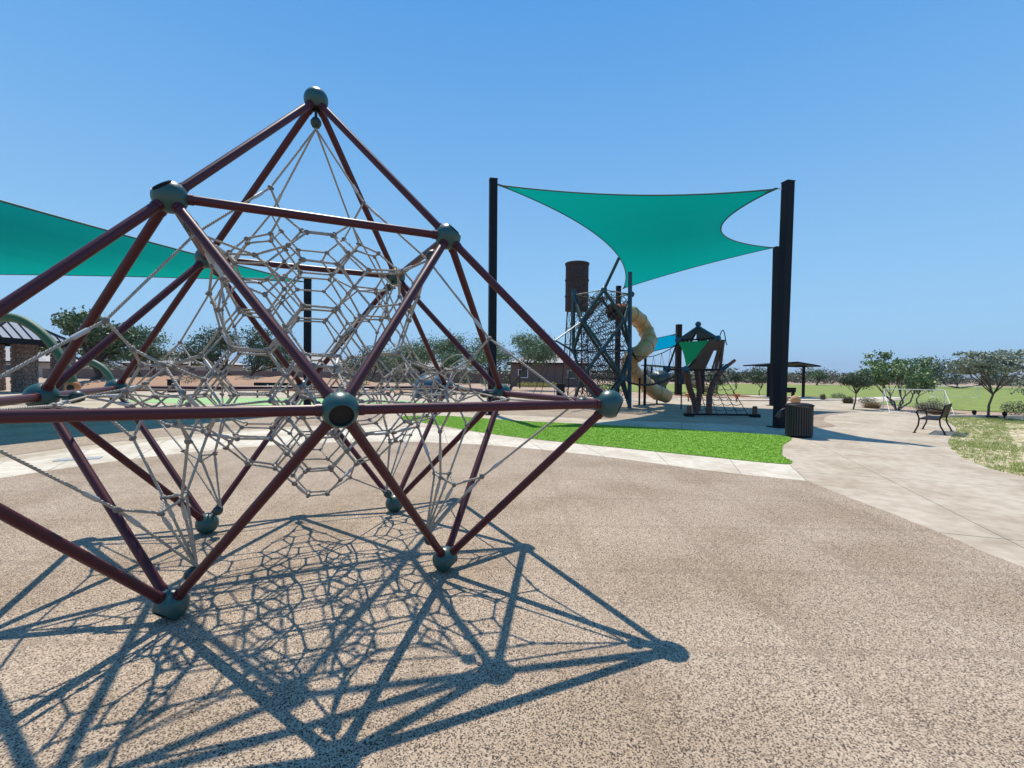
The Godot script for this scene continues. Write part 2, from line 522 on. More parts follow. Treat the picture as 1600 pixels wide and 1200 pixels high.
	# patchy grass beside the walk, then the field
	patch_poly = smooth([Vector2(9.0, 3.0), Vector2(8.5, -1.0), Vector2(8.0, -5.0), Vector2(7.95, -7.9), Vector2(8.45, -9.4), Vector2(9.3, -10.8), Vector2(10.6, -12.5), Vector2(12.0, -13.9), Vector2(14.1, -16.1), Vector2(15.9, -18.4), Vector2(16.9, -19.7), Vector2(20.2, -20.0), Vector2(26.0, -17.0), Vector2(40.0, -12.0), Vector2(40.0, 3.0)], true, 4)
	r = MB.new()
	r.prism(patch_poly, -0.05, -0.012)
	struct("patchy_grass", r, M.dry_turf)
	r = MB.new()
	r.prism(smooth([Vector2(14.0, -40.5), Vector2(18.0, -42.5), Vector2(22.0, -42.3), Vector2(25.2, -39.5), Vector2(25.0, -34.5), Vector2(23.0, -30.5), Vector2(22.9, -26.5), Vector2(24.4, -23.9), Vector2(32.0, -21.0), Vector2(60.0, -17.0), Vector2(150.0, -20.0), Vector2(170.0, -90.0), Vector2(90.0, -105.0), Vector2(40.0, -100.0), Vector2(16.0, -82.0), Vector2(10.0, -60.0)], true, 4), -0.05, -0.02)
	struct("lawn", r, M.lawn)
	# kerb between the dry grass and the planted strip
	var kb := MB.new()
	var kp := smooth([Vector2(17.1, -19.6), Vector2(18.6, -20.0), Vector2(20.6, -20.1), Vector2(24.0, -19.6), Vector2(32.0, -17.2)], false, 4)
	for q in kp.size() - 1: kb.beam(Vector3(kp[q].x, 0.02, kp[q].y), Vector3(kp[q + 1].x, 0.02, kp[q + 1].y), 0.12, 0.13, Vector3.UP)
	struct("kerb", kb, M.pale_concrete)
	# pale walk behind the play area
	var wk := MB.new()
	wk.prism(smooth([Vector2(10.0, -33.2), Vector2(17.0, -34.0), Vector2(24.0, -36.4), Vector2(31.0, -40.5), Vector2(32.0, -39.0), Vector2(25.0, -35.0), Vector2(17.0, -32.7), Vector2(10.0, -31.9)], true, 4), -0.05, 0.002)
	struct("footpath", wk, M.pale_concrete)
	# brown mound behind the left lawn
	var mo := MB.new()
	var nx := 48
	var nz := 16
	var fn := FastNoiseLite.new()
	fn.seed = 3
	fn.frequency = 0.22
	for iz in nz + 1:
		for ix in nx + 1:
			var u := float(ix) / nx * 2 - 1
			var w := float(iz) / nz * 2 - 1
			var h := maxf(0.0, (1.0 - u * u * u * u) * (1.0 - w * w)) * (1.05 + 0.35 * fn.get_noise_2d(ix * 1.2, iz * 2.0)) - 0.06
			mo.vert(Vector3(-24.0 + u * 15.0, h, -42.5 + w * 5.5), Vector3.UP)
	for iz in nz:
		for ix in nx:
			var a := iz * (nx + 1) + ix
			mo.i.append_array(PackedInt32Array([a, a + 1, a + nx + 1, a + 1, a + nx + 2, a + nx + 1]))
	var st := SurfaceTool.new()
	st.create_from(mo.mesh(), 0)
	st.generate_normals()
	struct("dirt_mound", st.commit(), M.mound)
	var pl := MB.new()
	pl.box(Vector3(-7.52, 0.006, -8.35), Vector3(0.62, 0.012, 0.24), Basis(Vector3.UP, 0.5), 0.003)
	tag(part("cover_plate", pl, M.plate), "grey metal plate set in the pale ring path", "plate")

# ------------------------------------------------------------------ far land
func leaf_clump(sd: int, count: int, size: float, shade: Array) -> ArrayMesh:
	var r := RandomNumberGenerator.new()
	r.seed = sd
	var mb := MB.new()
	for k in count:
		var d := Vector3(r.randfn(), r.randfn() * 0.8, r.randfn()).normalized() * pow(r.randf(), 0.4)
		add_leaf(mb, r, d, size * r.randf_range(0.6, 1.3), shade)
	return mb.mesh()

func add_leaf(mb: MB, r: RandomNumberGenerator, p: Vector3, l: float, shade: Array, slim := 0.5) -> void:
	var a := Vector3(r.randfn(), r.randfn(), r.randfn()).normalized()
	var b := a.cross(Vector3(r.randfn(), r.randfn(), r.randfn())).normalized()
	var nn := a.cross(b)
	mb.col = (shade[0] as Color).lerp(shade[1], r.randf())
	var k := mb.vert(p - a * l * 0.5, nn)
	mb.vert(p + b * l * 0.5 * slim, nn); mb.vert(p + a * l * 0.5, nn); mb.vert(p - b * l * 0.5 * slim, nn)
	mb.i.append_array(PackedInt32Array([k, k + 1, k + 2, k, k + 2, k + 3]))

func build_far() -> void:
	var r := RandomNumberGenerator.new()
	r.seed = 77
	var clumps := [
		leaf_clump(1, 260, 0.26, [Color(0.035, 0.055, 0.02), Color(0.08, 0.10, 0.04)]),
		leaf_clump(2, 260, 0.26, [Color(0.065, 0.075, 0.035), Color(0.13, 0.13, 0.07)]),
		leaf_clump(3, 220, 0.26, [Color(0.10, 0.095, 0.055), Color(0.18, 0.15, 0.10)])]
	var lists := [[], [], []]
	for k in 760:
		var az := r.randf_range(-0.86, 0.86)
		var dist := r.randf_range(112.0, 190.0) / cos(az)
		var p := Vector3(sin(az) * dist, 0, -cos(az) * dist)
		var h := r.randf_range(0.8, 1.7) * (1.0 + maxf(0.0, r.randfn() * 0.35))
		var w := h * r.randf_range(1.0, 2.2)
		var which := r.randi_range(0, 2)
		lists[which].append(Transform3D(Basis(Vector3.UP, r.randf() * TAU).scaled(Vector3(w, h, w)), p + Vector3(0, h * 0.75, 0)))
	for k in 3:
		var mm := MultiMesh.new()
		mm.transform_format = MultiMesh.TRANSFORM_3D
		mm.mesh = clumps[k]
		mm.instance_count = lists[k].size()
		for q in lists[k].size(): mm.set_instance_transform(q, lists[k][q])
		var o := MultiMeshInstance3D.new()
		o.multimesh = mm
		o.material_override = M.leaf
		o.name = numbered("desert_scrub")
		o.set_meta("kind", "stuff")
		tag(o, ["dark green desert scrub along the horizon", "olive desert scrub along the horizon", "dry brown desert scrub along the horizon"][k], "scrub")
		add_child(o)
	# mountains
	var mb := MB.new()
	var fn := FastNoiseLite.new()
	fn.seed = 9
	fn.frequency = 0.0011
	fn.fractal_octaves = 5
	var cols := 120
	var rows := 10
	for iz in rows + 1:
		for ix in cols + 1:
			var az := lerpf(-1.0, 1.05, float(ix) / cols)
			var d := lerpf(5200.0, 6600.0, float(iz) / rows)
			var ridge := sin(PI * float(iz) / rows)
			var lift := 40.0 + 190.0 * exp(-pow((az - 0.86) / 0.13, 2.0)) + 70.0 * exp(-pow((az + 0.75) / 0.12, 2.0))
			var x := sin(az) * d
			var z := -cos(az) * d
			mb.vert(Vector3(x, ridge * lift * (0.75 + 0.6 * fn.get_noise_2d(x, z)) - 4.0, z), Vector3.UP)
	for iz in rows:
		for ix in cols:
			var a := iz * (cols + 1) + ix
			mb.i.append_array(PackedInt32Array([a, a + cols + 1, a + 1, a + 1, a + cols + 1, a + cols + 2]))
	var st := SurfaceTool.new()
	st.create_from(mb.mesh(), 0)
	st.generate_normals()
	struct("mountains", st.commit(), M.mountain)

func house(label: String, ctr: Vector3, size: Vector3, roof_h: float, turn: float, wall_m: Material, roof_m: Material, windows: int, called := "house") -> Node3D:
	var o := thing(called, label, "house" if called == "house" else "building", ctr, turn)
	var h := size * 0.5
	var mb := MB.new()
	mb.box(Vector3(0, size.y * 0.5, 0), size)
	var wall := part("wall", mb, wall_m, o)
	mb = MB.new()
	var e := 0.5
	var y := size.y + 0.02
	var a := Vector3(-h.x - e, y, h.z + e)
	var b := Vector3(h.x + e, y, h.z + e)
	var c := Vector3(h.x + e, y, -h.z - e)
	var d := Vector3(-h.x - e, y, -h.z - e)
	var rl := maxf(0.3, h.x - h.z)
	var p := Vector3(-rl, y + roof_h, 0)
	var q := Vector3(rl, y + roof_h, 0)
	mb.quad(a, p, q, b)
	mb.tri(b, q, c)
	mb.quad(c, q, p, d)
	mb.tri(d, p, a)
	mb.quad(a, b, c, d)
	var roof := part("roof", mb, roof_m, o)
	mb = MB.new()
	for s in [[a, b], [b, c], [c, d], [d, a]]: mb.beam(s[0] + Vector3(0, -0.08, 0), s[1] + Vector3(0, -0.08, 0), 0.08, 0.22)
	part("fascia", mb, M.dark_trim, roof)
	for k in windows:
		var x := lerpf(-h.x, h.x, (k + 0.5) / windows)
		mb = MB.new()
		if k == windows / 2:
			mb.box(Vector3(x, 1.05, h.z + 0.02), Vector3(1.0, 2.1, 0.06))
			part("door", mb, M.brown_wall, wall)
		else:
			mb.box(Vector3(x, 1.6, h.z + 0.02), Vector3(1.3, 1.1, 0.06))
			var w := part("window", mb, M.white, wall)
			mb = MB.new()
			mb.box(Vector3(x, 1.6, h.z + 0.055), Vector3(1.12, 0.92, 0.02))
			part("pane", mb, M.glass, w)
	return o

func build_buildings() -> void:
	house("low brown walled building with grey hip roof behind the green tree", Vector3(4.6, 0, -66.0), Vector3(9.6, 3.0, 8.0), 1.5, 0.0, M.brown_wall, M.house_roof, 3, "park_building")
	house("tan house with wide pale roof left of the dark dome", Vector3(-21.0, 0, -98.0), Vector3(17.0, 2.7, 11.0), 2.6, 0.06, M.stucco, M.house_roof, 5)
	house("tan house with pale roof farthest along the row behind the nets", Vector3(-42.0, 0, -104.0), Vector3(16.0, 2.7, 11.0), 2.5, -0.05, M.stucco, M.house_roof, 5)
	house("tan house with pale roof beyond the stone column ramada", Vector3(-92.0, 0, -88.0), Vector3(18.0, 2.7, 11.0), 2.4, 0.25, M.stucco, M.house_roof, 5)
	house("tan house with pale roof behind the brown dirt mound", Vector3(-66.0, 0, -98.0), Vector3(17.0, 2.7, 11.0), 2.5, 0.15, M.stucco, M.house_roof, 5)
	# low wall of brown panels
	var w := thing("boundary_wall", "long low brown block wall in front of the far houses", "wall", Vector3(-30, 0, -74))
	for k in 18:
		var mb := MB.new()
		mb.box(Vector3(-40.0 + k * 4.02, 0.75, 0), Vector3(3.98, 1.5, 0.2))
		part("panel", mb, M.brown_wall, w)

# ------------------------------------------------------------------ rope nets
# truncated-octahedron cells on a body-centred lattice; keep(cell centre in quarter cells) picks them
func foam(keep: Callable, reach: int) -> Dictionary:
	var shape := []
	for a in [-1, 1]:
		for b in [-2, 2]:
			for p in [Vector3i(0, a, b), Vector3i(0, b, a), Vector3i(a, 0, b), Vector3i(b, 0, a), Vector3i(a, b, 0), Vector3i(b, a, 0)]: shape.append(p)
	var ids := {}
	var pts: Array[Vector3] = []
	var seen := {}
	var edges := []
	for x in range(-reach, reach + 1):
		for y in range(-reach, reach + 1):
			for z in range(-reach, reach + 1):
				for half in [0, 2]:
					var ctr := Vector3i(x, y, z) * 4 + Vector3i(half, half, half)
					if not keep.call(ctr): continue
					var k := []
					for p in shape:
						var q: Vector3i = ctr + p
						if not ids.has(q):
							ids[q] = pts.size()
							pts.append(Vector3(q))
						k.append(ids[q])
					for a in 24:
						for b in range(a + 1, 24):
							var d: Vector3i = shape[a] - shape[b]
							if d.length_squared() == 2:
								var key := Vector2i(mini(k[a], k[b]), maxi(k[a], k[b]))
								if not seen.has(key):
									seen[key] = true
									edges.append(key)
	return {"pts": pts, "edges": edges}

func relax(pts: Array, edges: Array, fixed: Dictionary, pull: float, rounds: int, loose := {}) -> void:
	var nb := []
	for k in pts.size(): nb.append([])
	for e in edges:
		nb[e.x].append(e.y)
		nb[e.y].append(e.x)
	var home := pts.duplicate()
	for r in rounds:
		for k in pts.size():
			if fixed.has(k): continue
			var w := 0.0 if loose.has(k) else pull
			var s: Vector3 = home[k] * w
			for q in nb[k]: s += pts[q]
			pts[k] = s / (w + nb[k].size())

func rope_mesh(a: Vector3, b: Vector3, r: float, mb: MB = null, sides := 8) -> MB:
	if mb == null: mb = MB.new()
	mb.path([a, b], [r, r], sides, false, 1.0 / (r * 7.0))
	return mb

func knot_mesh(p: Vector3, d1: Vector3, r: float, mb: MB) -> void:
	# a pressed crossing clamp: a squat drum with two small bolt heads
	var y := d1.normalized()
	var x := y.cross(Vector3(0.31, 0.83, 0.46)).normalized()
	var bs := Basis(x, y, x.cross(y))
	mb.lathe([Vector2(0.0, 0.75) * r, Vector2(0.75, 0.62) * r, Vector2(1.0, 0.1) * r, Vector2(0.98, -0.2) * r, Vector2(0.7, -0.66) * r, Vector2(0.0, -0.75) * r], 9, Transform3D(bs, p))
	mb.lathe([Vector2(0.0, 0.45) * r, Vector2(0.42, 0.4) * r, Vector2(0.45, 0.0) * r, Vector2(0.0, -0.1) * r], 6, Transform3D(Basis(bs.y, bs.x, -bs.z), p + x * r * 0.85))

func ball_part(p: Vector3, out: Vector3, r: float, parent: Node) -> void:
	var y := out.normalized()
	var x := y.cross(Vector3.UP if absf(y.y) < 0.9 else Vector3.RIGHT).normalized()
	var xf := Transform3D(Basis(x, y, x.cross(y)), p)
	var pr := [Vector2(0.62, 0.70) * r, Vector2(0.635, 0.745) * r, Vector2(0.655, 0.752) * r]
	for k in range(0, 15):
		var a := deg_to_rad(lerpf(42.0, 180.0, k / 14.0))
		pr.append(Vector2(sin(a), cos(a)) * r)
	var mb := MB.new()
	mb.lathe(pr, 28, xf)
	var b := part("ball", mb, M.ball, parent)
	mb = MB.new()
	mb.lathe([Vector2(0.0, 0.45) * r, Vector2(0.55, 0.45) * r, Vector2(0.62, 0.50) * r, Vector2(0.622, 0.715) * r], 24, xf)
	part("opening", mb, M.hole, b)

func build_climber() -> void:
	var o := thing("net_climber", "tall maroon pole pyramid climber with green balls and pale rope net inside", "climber", Vector3(-1.72, 0, -4.21), 0.4576)
	var a := 1.8
	var s := a / sqrt(2.0)
	var y0 := 0.1
	var ctr := Vector3(0, y0 + s, 0)
	var T := Vector3(0, y0 + 3 * s, 0)
	var U := []
	var G := []
	var C := []
	var E := []
	for q in [Vector2(-1, 1), Vector2(1, 1), Vector2(1, -1), Vector2(-1, -1)]:
		U.append(Vector3(q.x * a / 2, y0 + 2 * s, q.y * a / 2))
		G.append(Vector3(q.x * a / 2, y0, q.y * a / 2))
		C.append(Vector3(q.x * a, y0 + s, q.y * a))
	for q in [Vector2(0, 1), Vector2(1, 0), Vector2(0, -1), Vector2(-1, 0)]: E.append(Vector3(q.x * a, y0 + s, q.y * a))
	var bars := []
	for k in 4:
		bars.append([T, U[k]]); bars.append([U[k], U[(k + 1) % 4]])
		bars.append([C[k], E[k]]); bars.append([E[k], C[(k + 1) % 4]])
		for lv in [U, G]:
			bars.append([lv[k], C[k]]); bars.append([lv[k], E[k]]); bars.append([lv[k], E[(k + 3) % 4]])
	for b in bars:
		var d: Vector3 = (b[1] - b[0]).normalized()
		var mb := MB.new()
		mb.tube(b[0] + d * 0.085, b[1] - d * 0.085, 0.0295, -1, 18)
		for e in [[b[0], d], [b[1], -d]]: mb.tube(e[0] + e[1] * 0.09, e[0] + e[1] * 0.125, 0.034, 0.034, 18)
		part("pole", mb, M.maroon, o)
	var verts := [T] + C
	var mids := U + G + E
	for p in verts + mids:
		var out: Vector3 = (p - ctr).normalized()
		if p == T: out = Vector3.DOWN
		elif absf(out.y) < 0.01: out += Vector3(0, -0.42, 0)
		ball_part(p, out, 0.1, o)
	# lattice axes: up and the two diagonals
	var L := 0.392 * a / 4.0
	var f := foam(func(q: Vector3i) -> bool: return q.y >= -4 and (q.y >= -2 or absi(q.x) + absi(q.z) == 0) and (absi(q.x) + absi(q.y) + absi(q.z) <= 8 or (absi(q.x) == 2 and absi(q.z) == 2 and q.y == 6)), 3)
	var e2 := Vector3(1, 0, 1).normalized()
	var e3 := Vector3(1, 0, -1).normalized()
	var pts := []
	for p in f.pts: pts.append(ctr + (Vector3.UP * p.y + e2 * p.x + e3 * p.z) * L)
	var rr := RandomNumberGenerator.new()
	rr.seed = 12
	for k in pts.size(): pts[k] += Vector3(rr.randfn(), rr.randfn(), rr.randfn()) * 0.011
	var edges: Array = f.edges
	var inner := pts.size()
	var fixed := {}
	var tips := []
	for p in verts:
		var near := []
		for k in inner: near.append([(pts[k] - p).length(), k])
		near.sort_custom(func(x, y): return x[0] < y[0])
		tips.append(near.slice(0, 4))
	var fit := MB.new()
	for k in (verts + mids).size():
		var p: Vector3 = (verts + mids)[k]
		var d := (ctr - p).normalized()
		var hook := p + d * 0.245
		fixed[pts.size()] = true
		pts.append(hook)
		fit = MB.new()
		fit.tube(p + d * 0.09, p + d * 0.16, 0.012, -1, 8)
		var x := d.cross(Vector3(0.2, 0.7, 0.4)).normalized()
		fit.lathe([Vector2(0.0, -0.15), Vector2(0.026, -0.155), Vector2(0.044, -0.18), Vector2(0.044, -0.205), Vector2(0.03, -0.235), Vector2(0.0, -0.238)], 14, Transform3D(Basis(x, -d, x.cross(-d)), p))
		part("rope_socket", fit, M.fitting, o)
		if k < 5:
			for q in tips[k]: edges.append(Vector2i(pts.size() - 1, q[1]))
		else:
			var near := []
			for q in inner: near.append([(pts[q] - p).length(), q])
			near.sort_custom(func(x1, y1): return x1[0] < y1[0])
			var got := {}
			for q in 4: got[near[q][1]] = true
			for v in 5:
				if (verts[v] - p).length() < a * 1.05:
					var best = null
					for q in tips[v]:
						if best == null or (pts[q[1]] - p).length() < (pts[best] - p).length(): best = q[1]
					got[best] = true
			for q in got: edges.append(Vector2i(pts.size() - 1, q))
	var yn := {}
	for t in tips:
		for q in t: yn[q[1]] = true
	edges = edges.filter(func(e): return not (yn.has(e.x) and yn.has(e.y)))
	relax(pts, edges, fixed, 0.65, 60, yn)
	var eye: Vector3 = o.transform.affine_inverse() * EYE
	# ropes
	var order := []
	for e in edges: order.append([(((pts[e.x] + pts[e.y]) * 0.5) - eye).length(), e])
	order.sort_custom(func(x1, y1): return x1[0] < y1[0])
	var rest := MB.new()
	var rad := 0.0086
	for k in order.size():
		var e: Vector2i = order[k][1]
		if k < 300: part("rope", rope_mesh(pts[e.x], pts[e.y], rad), M.rope, o)
		else: rope_mesh(pts[e.x], pts[e.y], rad, rest, 7)
	var ro := part("far_ropes", rest, M.rope, o)
	ro.set_meta("kind", "stuff")
	# crossing clamps
	var ks := []
	for k in inner: ks.append([(pts[k] - eye).length(), k])
	ks.sort_custom(func(x1, y1): return x1[0] < y1[0])
	rest = MB.new()
	for k in ks.size():
		var p: Vector3 = pts[ks[k][1]]
		var dir := Vector3(rr.randfn(), rr.randfn(), rr.randfn())
		var mb := MB.new()
		knot_mesh(p, dir, 0.021, mb if k < 290 else rest)
		if k < 290: part("rope_clamp", mb, M.knot, o)
	if rest.v.size() > 0: part("far_clamps", rest, M.knot, o).set_meta("kind", "stuff")
	# pressed sleeves on the long ropes
	for e in edges:
		var long: bool = e.x >= inner or e.y >= inner
		if (long and rr.randf() < 0.55) or (not long and rr.randf() < 0.05):
			var p: Vector3 = pts[e.x]
			var q: Vector3 = pts[e.y]
			var d := (q - p).normalized()
			var at := 0.82 if long else 0.5
			if not long and (q - p).length() < 0.14: continue
			var m := p.lerp(q, at)
			var mb := MB.new()
			mb.path([m - d * 0.048, m - d * 0.042, m + d * 0.042, m + d * 0.048], [0.010, 0.0135, 0.0135, 0.010], 10)
			part("sleeve", mb, M.sleeve, o)

# ------------------------------------------------------------------ shade sails
func bez(a: Vector3, b: Vector3, ctr: Vector3, sag: float, u: float) -> Vector3:
	var m := (a + b) * 0.5
	return a.lerp(b, u) + (ctr - m).normalized() * (a - b).length() * sag * 4.0 * u * (1.0 - u)

func sail(label: String, c: Array, sag: Array, m: Material, group: String) -> Node3D:
	var o := thing("shade_sail", label, "shade sail", c[0], 0.0, group)
	var org: Vector3 = c[0]
	var ctr: Vector3 = (c[0] + c[1] + c[2] + c[3]) / 4.0
	var nn := 36
	var mb := MB.new()
	var cab := MB.new()
	var rim := [[], [], [], []]
	var fn := FastNoiseLite.new()
	fn.seed = 23
	fn.frequency = 0.16
	fn.fractal_octaves = 3
	for iv in nn + 1:
		for iu in nn + 1:
			var u := float(iu) / nn
			var w := float(iv) / nn
			var p := bez(c[0], c[1], ctr, sag[0], u) * (1 - w) + bez(c[3], c[2], ctr, sag[2], u) * w
			p += bez(c[0], c[3], ctr, sag[3], w) * (1 - u) + bez(c[1], c[2], ctr, sag[1], w) * u
			p -= c[0] * (1 - u) * (1 - w) + c[1] * u * (1 - w) + c[2] * u * w + c[3] * (1 - u) * w
			p += Vector3(0, 1, 0) * fn.get_noise_2d(u * 10.0, w * 26.0) * 0.09 * minf(1.0, 24.0 * u * (1.0 - u) * w * (1.0 - w))
			mb.vert(p - org, Vector3.UP, Vector2(u, w))
			if iv == 0: rim[0].append(p - org)
			if iv == nn: rim[2].append(p - org)
			if iu == 0: rim[3].append(p - org)
			if iu == nn: rim[1].append(p - org)
	for iv in nn:
		for iu in nn:
			var a := iv * (nn + 1) + iu
			mb.i.append_array(PackedInt32Array([a, a + 1, a + nn + 1, a + 1, a + nn + 2, a + nn + 1]))
	var st := SurfaceTool.new()
	st.create_from(mb.mesh(), 0)
	st.generate_normals()
	part("fabric", st.commit(), m, o)
	for r in rim:
		cab = MB.new()
		cab.path(r, [0.028], 6)
		part("hem_cable", cab, M.cable, o)
	# sewn seams: a second strip of cloth over each joint of the panels
	for k in [6, 12, 18, 24, 30]:
		var sm := MB.new()
		for iu in nn + 1:
			var at: int = k * (nn + 1) + iu
			var q0: Vector3 = mb.v[at]
			var across: Vector3 = (mb.v[at + nn + 1] - q0).normalized() * 0.03
			var run: Vector3 = mb.v[at + 1] - q0 if iu < nn else q0 - mb.v[at - 1]
			var off: Vector3 = across.cross(run).normalized() * 0.004
			if off.y > 0: off = -off
			sm.vert(q0 - across + off, off.normalized()); sm.vert(q0 + across + off, off.normalized())
		for iu in nn:
			var b := iu * 2
			sm.i.append_array(PackedInt32Array([b, b + 1, b + 2, b + 1, b + 3, b + 2]))
		var ss := SurfaceTool.new()
		ss.create_from(sm.mesh(), 0)
		ss.generate_normals()
		part("seam", ss.commit(), m, o)
	# dark corner pockets
	for k in 4:
		var p: Vector3 = c[k] - org
		var q: Vector3 = p + (ctr - c[k]).normalized() * 0.38
		cab = MB.new()
		cab.beam(p + (p - q).normalized() * 0.1, q, 0.10, 0.035, Vector3.UP)
		part("corner_plate", cab, M.cable, o)
	return o

func sail_post(label: String, base: Vector3, top: Vector3, w: float, turn: float, hook: Vector3, m: Material, group: String) -> void:
	var o := thing("sail_post", label, "post", base, 0.0, group)
	var mb := MB.new()
	var d := (top - base)
	mb.beam(Vector3.ZERO, d, w, w, Vector3(sin(turn), 0, cos(turn)), 0.012)
	part("column", mb, m, o)
	mb = MB.new()
	mb.box(d + Vector3(0, 0.012, 0), Vector3(w + 0.02, 0.024, w + 0.02), Basis(Vector3.UP, turn), 0.004)
	part("cap", mb, m, o)
	mb = MB.new()
	mb.box(Vector3(0, 0.02, 0), Vector3(w + 0.24, 0.03, w + 0.24), Basis(Vector3.UP, turn), 0.004)
	part("base_plate", mb, m, o)
	mb = MB.new()
	var hp := hook - base
	var from := Vector3(d.x * hp.y / d.y, hp.y, d.z * hp.y / d.y)
	mb.tube(from, hp, 0.018, -1, 6)
	part("turnbuckle", mb, M.steel, o)

func build_sails() -> void:
	var gr := "posts of the teal shade sail beside the rope tower"
	var h1 := Vector3(-0.55, 8.72, -18.45)
	var h2 := Vector3(8.10, 7.42, -15.15)
	var h3 := Vector3(13.98, 8.55, -26.2)
	var h4 := Vector3(7.0, 7.08, -30.7)
	sail("teal fabric shade sail stretched high over the rope tower", [h1, h2, h3, h4], [0.085, 0.16, 0.05, 0.115], M.sail, "")
	sail_post("tall black square post holding the sail by the green tree", Vector3(-0.76, 0, -18.4), Vector3(-0.80, 8.9, -18.4), 0.29, 0.2, h1, M.post, gr)
	sail_post("tall black square post beside the slatted trash can", Vector3(8.34, 0, -15.0), Vector3(8.44, 7.58, -15.0), 0.27, 0.25, h2, M.post, gr)
	sail_post("black square post standing behind the one by the trash can", Vector3(14.26, 0, -26.3), Vector3(14.26, 8.60, -26.3), 0.27, 0.25, h3, M.post, gr)
	sail_post("black square post standing behind the rope tower net", Vector3(6.75, 0, -31.0), Vector3(6.75, 7.25, -31.0), 0.27, 0.2, h4, M.post, gr)
	# sail on the left
	var a := Vector3(-8.75, 5.28, -20.0)
	var b := Vector3(-12.2, 5.30, -7.0)
	var c := Vector3(-27.0, 6.6, -9.0)
	var d := Vector3(-27.0, 5.9, -22.6)
	sail("long teal shade sail over the far left rubber play surface", [a, b, c, d], [0.03, 0.08, 0.08, 0.02], M.sail, "")
	gr = "posts of the long teal shade sail"
	sail_post("slim black post at the pointed tip of the long teal sail", Vector3(-8.49, 0, -20.0), Vector3(-8.49, 5.36, -20.0), 0.28, 0.3, a, M.post, gr)
	# dark sail behind the slide
	var e := Vector3(13.35, 5.0, -39.5)
	var f := Vector3(13.30, 3.95, -39.1)
	var g := Vector3(10.85, 3.35, -38.9)
	var h := Vector3(10.9, 4.50, -39.4)
	sail("small teal shade panel between the tube slide and the playhouse", [e, f, g, h], [0.01, 0.02, 0.01, 0.02], M.sail, "")
	gr = "posts of the small teal shade panel"
	sail_post("thick brown post left of the slatted playhouse", Vector3(13.62, 0, -39.6), Vector3(13.62, 5.75, -39.6), 0.40, 0.1, e, M.brown_post, gr)
	sail_post("thick brown post rising behind the slatted playhouse", Vector3(16.9, 0, -43.0), Vector3(16.9, 5.3, -43.0), 0.40, 0.1, e + Vector3(0.2, -0.3, 0), M.brown_post, gr)

